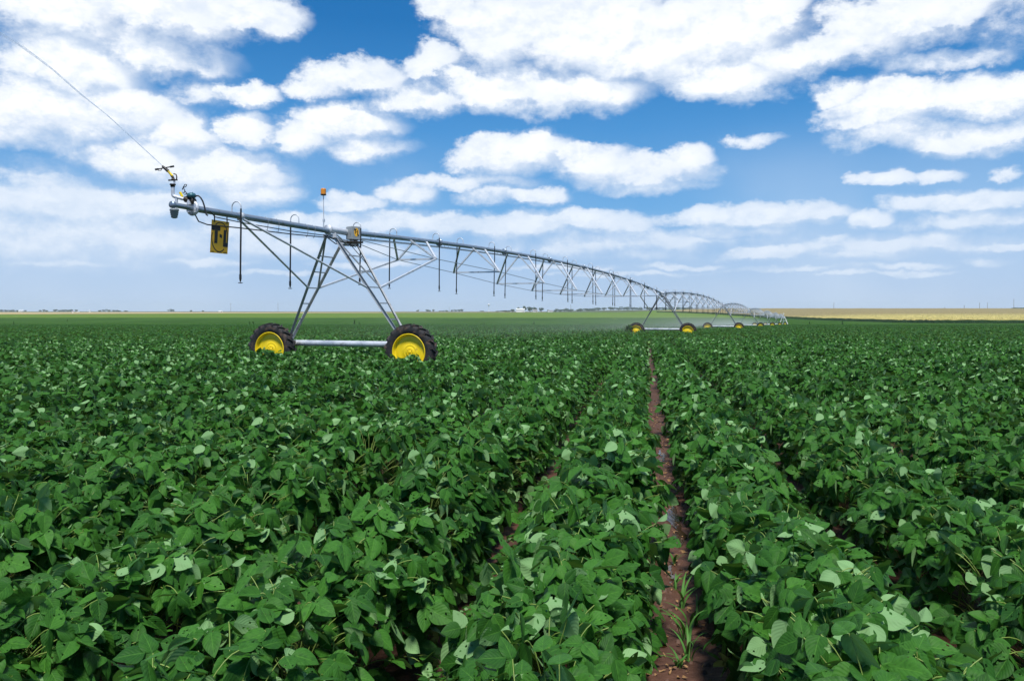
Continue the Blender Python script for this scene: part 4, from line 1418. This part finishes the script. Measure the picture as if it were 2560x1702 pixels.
# tall weeds sticking out of the crop
tw_proto = None
TW = [(886, 330, 14, 'tallest weed sticking out of the crop between the legs of the beacon tower', None),
      (897.5, 300, 8, 'short weed right beside the tallest weed between the legs of the beacon tower', None),
      (34, 360, 7, 'dark tall weed sticking out of the crop at the far left edge', None),
      (168, 520, 5, 'dark tall weed far out in the crop below the orange-topped marker', None),
      (624, 340, 7, 'upper of two dark weeds left of the left tractor wheel', None),
      (633, 290, 9, 'lower of two dark weeds left of the left tractor wheel', None),
      (1335, 330, 9, 'dark weed sticking out of the crop below the white farm buildings', None),
      (1210, 330, 5, 'small dark weed sticking out of the crop below the water tower', None),
      (2024, 330, 8, 'small dark weed in the green field right of the white pivot tower', None),
      (2106, 300, 10, 'bigger dark weed in the green field, farther right of the white pivot tower', None)]
for px, Y, hp, lb, gp in TW:
    X = (px - 1280) * Y / FOC; H = hp * .75 * Y / FOC + .55
    r_ = empty('tall_weed', (X, Y, g(X, Y)))
    sd_ = int(px)
    MB().tube([(0, 0, 0), (.03, .02, H * .6), (.0, .05, H * .95)], .02, 5).build('stem', M['petiole'], r_)
    v_, f_, a_ = blades(34, lambda r: (r.normal(0, .05), r.normal(0, .05), r.uniform(.2, .9) * H, r.uniform(0, 6.28)), H * .45, H * .14, sd_, 3, 1.5)
    link('leaves', mesh_np('leaves', np.array(v_), np.array(f_), M['weed'], attr={'var': a_}), r_)
    tag(r_, lb, 'weed')

# torn weeds wound on the second tower's left wheel
wc = loc((-2.72, -.30, .45), 1)
r_ = empty('torn_weeds', wc, RZ)
v_, f_, a_ = blades(170, lambda r: (r.normal(0, .13), r.normal(0, .10), r.uniform(-.35, .55), r.uniform(0, 6.28)), .42, .10, 77, 3, 1.1)
link('leaves', mesh_np('leaves', np.array(v_), np.array(f_), M['weed'], attr={'var': a_}), r_)
tb_ = MB()
for k in range(9):
    tb_.tube([(random.uniform(-.1, .1), random.uniform(-.1, .1), -.4), (random.uniform(-.2, .1), random.uniform(-.1, .1), .1), (random.uniform(-.25, .15), random.uniform(-.1, .1), random.uniform(.3, .65))], .008, 4)
tb_.build('stems', M['petiole'], r_)
tag(r_, 'clump of torn weeds caught on the left wheel of the second drive tower', 'weeds')

# grass seedlings in the muddy furrow
GS = [(1716, 1652, .20, 'grass seedling in the muddy furrow, closest to the bottom edge', 7), (1698, 1668, .10, 'low grass seedling in the furrow beside the closest one', 8),
      (1712, 1600, .22, 'tall arching grass seedling in the furrow, second from the bottom edge', 8), (1735, 1560, .17, 'grass seedling with drooping blades against the right side of the furrow', 7),
      (1706, 1520, .24, 'upright broad-bladed grass seedling in the middle of the furrow', 6), (1684, 1412, .14, 'small arching grass seedling beside the puddle in the furrow', 6),
      (1690, 1470, .12, 'wispy grass seedling just below the puddle in the furrow', 6)]
for px, py, H, lb, nb in GS:
    Y = EYE * FOC / (py - HOR); X = (px - 1280) * Y / FOC
    v_, f_, a_ = blades(nb, lambda r: (r.normal(0, .012), r.normal(0, .012), 0, r.uniform(0, 6.28)), H, .014, int(px + py), 7, 1.0)
    o = link('grass_seedling', mesh_np('grass_seedling', np.array(v_), np.array(f_), M['grass'], attr={'var': a_}))
    o.location = (X, Y, 0); tag(o, lb, 'grass')

# dead leaves and straw on the mud of the open furrow
lv, lf = [], []
for k in range(420):
    l_ = 2.4 + 14 * rng.random() ** 1.5; c_ = S_GAP + rng.normal(0, .09); p_ = row_pt(c_, l_, .006 + .008 * rng.random())
    L_, W_2 = rng.uniform(.012, .05), rng.uniform(.003, .011); A_2 = rng.uniform(0, 6.28); o = len(lv)
    dx, dy = math.cos(A_2), math.sin(A_2)
    for q_ in range(4):
        s_ = q_ / 3; ww = W_2 * (.35 + 1.3 * math.sin(math.pi * (s_ * .8 + .1))) / 2; x_ = (s_ - .5) * L_; zz = .006 * math.sin(3 * s_ + k)
        lv += [(p_.x + dx * x_ - dy * ww, p_.y + dy * x_ + dx * ww, p_.z + zz), (p_.x + dx * x_ + dy * ww, p_.y + dy * x_ - dx * ww, p_.z + abs(zz))]
    lf += [(o + 2 * q_, o + 2 * q_ + 1, o + 2 * q_ + 3, o + 2 * q_ + 2) for q_ in range(3)]
tag(link('leaf_litter', mesh_np('leaf_litter', np.array(lv), np.array(lf), mat('dead_leaf', (.30, .17, .07), .8, 0, .6, 9))),
    'dead brown leaves and straw scattered on the muddy furrow', 'litter', kind='stuff')
# clods of mud
cv, cf = [], []
for k in range(500):
    l_ = 2.2 + 12 * rng.random() ** 1.4; p_ = row_pt(S_GAP + rng.normal(0, .10), l_, 0); s_ = rng.uniform(.006, .022); o = len(cv)
    b_ = np.array([(1, 0, 0), (.3, .9, 0), (-.8, .6, 0), (-.8, -.6, 0), (.3, -.9, 0), (.4, .2, .7), (-.4, .1, .6)]) * s_ * rng.uniform(.7, 1.3, (7, 3))
    cv += [(p_.x + q_[0], p_.y + q_[1], p_.z + q_[2] - .002) for q_ in b_]
    cf += [(o, o + 1, o + 5), (o + 1, o + 2, o + 6), (o + 2, o + 3, o + 6), (o + 3, o + 4, o + 6), (o + 4, o, o + 5), (o + 1, o + 6, o + 5), (o + 4, o + 5, o + 6)]
tag(link('clods', mesh_np('clods', np.array(cv), np.array(cf), mat('mud_clod', (.10, .047, .029), .7, 0, .5, 30), smooth=False)),
    'small red-brown clods of mud lying along the open furrow', 'clods', kind='stuff')

# ------------------------------------------------------------------ spray mist and air
def vol_mat(name, col, dens, aniso=.3):
    m = bpy.data.materials.new(name); m.use_nodes = True
    nt = m.node_tree; nt.nodes.clear(); t = NT(nt)
    out = t.n('ShaderNodeOutputMaterial'); pv = t.n('ShaderNodeVolumePrincipled')
    pv.inputs['Color'].default_value = C(col); pv.inputs['Density'].default_value = dens; pv.inputs['Anisotropy'].default_value = aniso
    t.l(pv.outputs[0], out.inputs['Volume'])
    return m


def mist_material():
    m = bpy.data.materials.new('spray_mist'); m.use_nodes = True
    nt = m.node_tree; nt.nodes.clear(); t = NT(nt)
    out = t.n('ShaderNodeOutputMaterial'); pv = t.n('ShaderNodeVolumePrincipled')
    pv.inputs['Color'].default_value = (.97, .99, 1, 1); pv.inputs['Anisotropy'].default_value = 0
    co = t.n('ShaderNodeTexCoord').outputs['Object']; s = t.n('ShaderNodeSeparateXYZ'); t.l(co, s.inputs[0])
    h = t.math('SUBTRACT', s.outputs[2], t.math('MULTIPLY', s.outputs[1], DROP / SPAN))
    fx = t.smooth(t.math('ABSOLUTE', t.math('ADD', s.outputs[0], 5.5)), 8.0, 2.0); fh = t.smooth(h, 3.1, .6)
    fy = t.smooth(s.outputs[1], 12, 150, .25, 1.0)
    nz = t.smooth(t.noise(co, .16, 2).outputs[0], .25, .75, .4, 1.4)
    d = t.math('MULTIPLY', t.math('MULTIPLY', fx, fh), t.math('MULTIPLY', t.math('MULTIPLY', fy, t.smooth(s.outputs[1], 300, 150, .10, 1)), nz))
    t.l(t.math('MULTIPLY', d, MIST_D), pv.inputs['Density']); t.l(pv.outputs[0], out.inputs['Volume'])
    m.cycles.volume_step_rate = .06
    return m


MB_ = MB()
y0_, y1_ = 10.0, SPAN * 6.97
MB_.add([(sx, y, z + DROP / SPAN * y) for y in (y0_, y1_) for sx, z in ((-13.5, .3), (2.5, .3), (2.5, 3.1), (-13.5, 3.1))],
        [(0, 1, 2, 3), (7, 6, 5, 4), (0, 4, 5, 1), (1, 5, 6, 2), (2, 6, 7, 3), (3, 7, 4, 0)])
mo = MB_.build('mist', mist_material())
mo.location = tower_base(0); mo.rotation_euler = (0, 0, RZ)
tag(mo, 'white veil of sprinkler mist under the distant pipeline spans', 'mist', kind='stuff')

hz = MB().box((0, 1985, 14), (7600, 4050, 42))
tag(hz.build('haze', vol_mat('haze_air', (.80, .90, 1.0), HAZE_D, 0.0)), 'thin bluish summer haze over the whole plain', 'haze', kind='stuff')
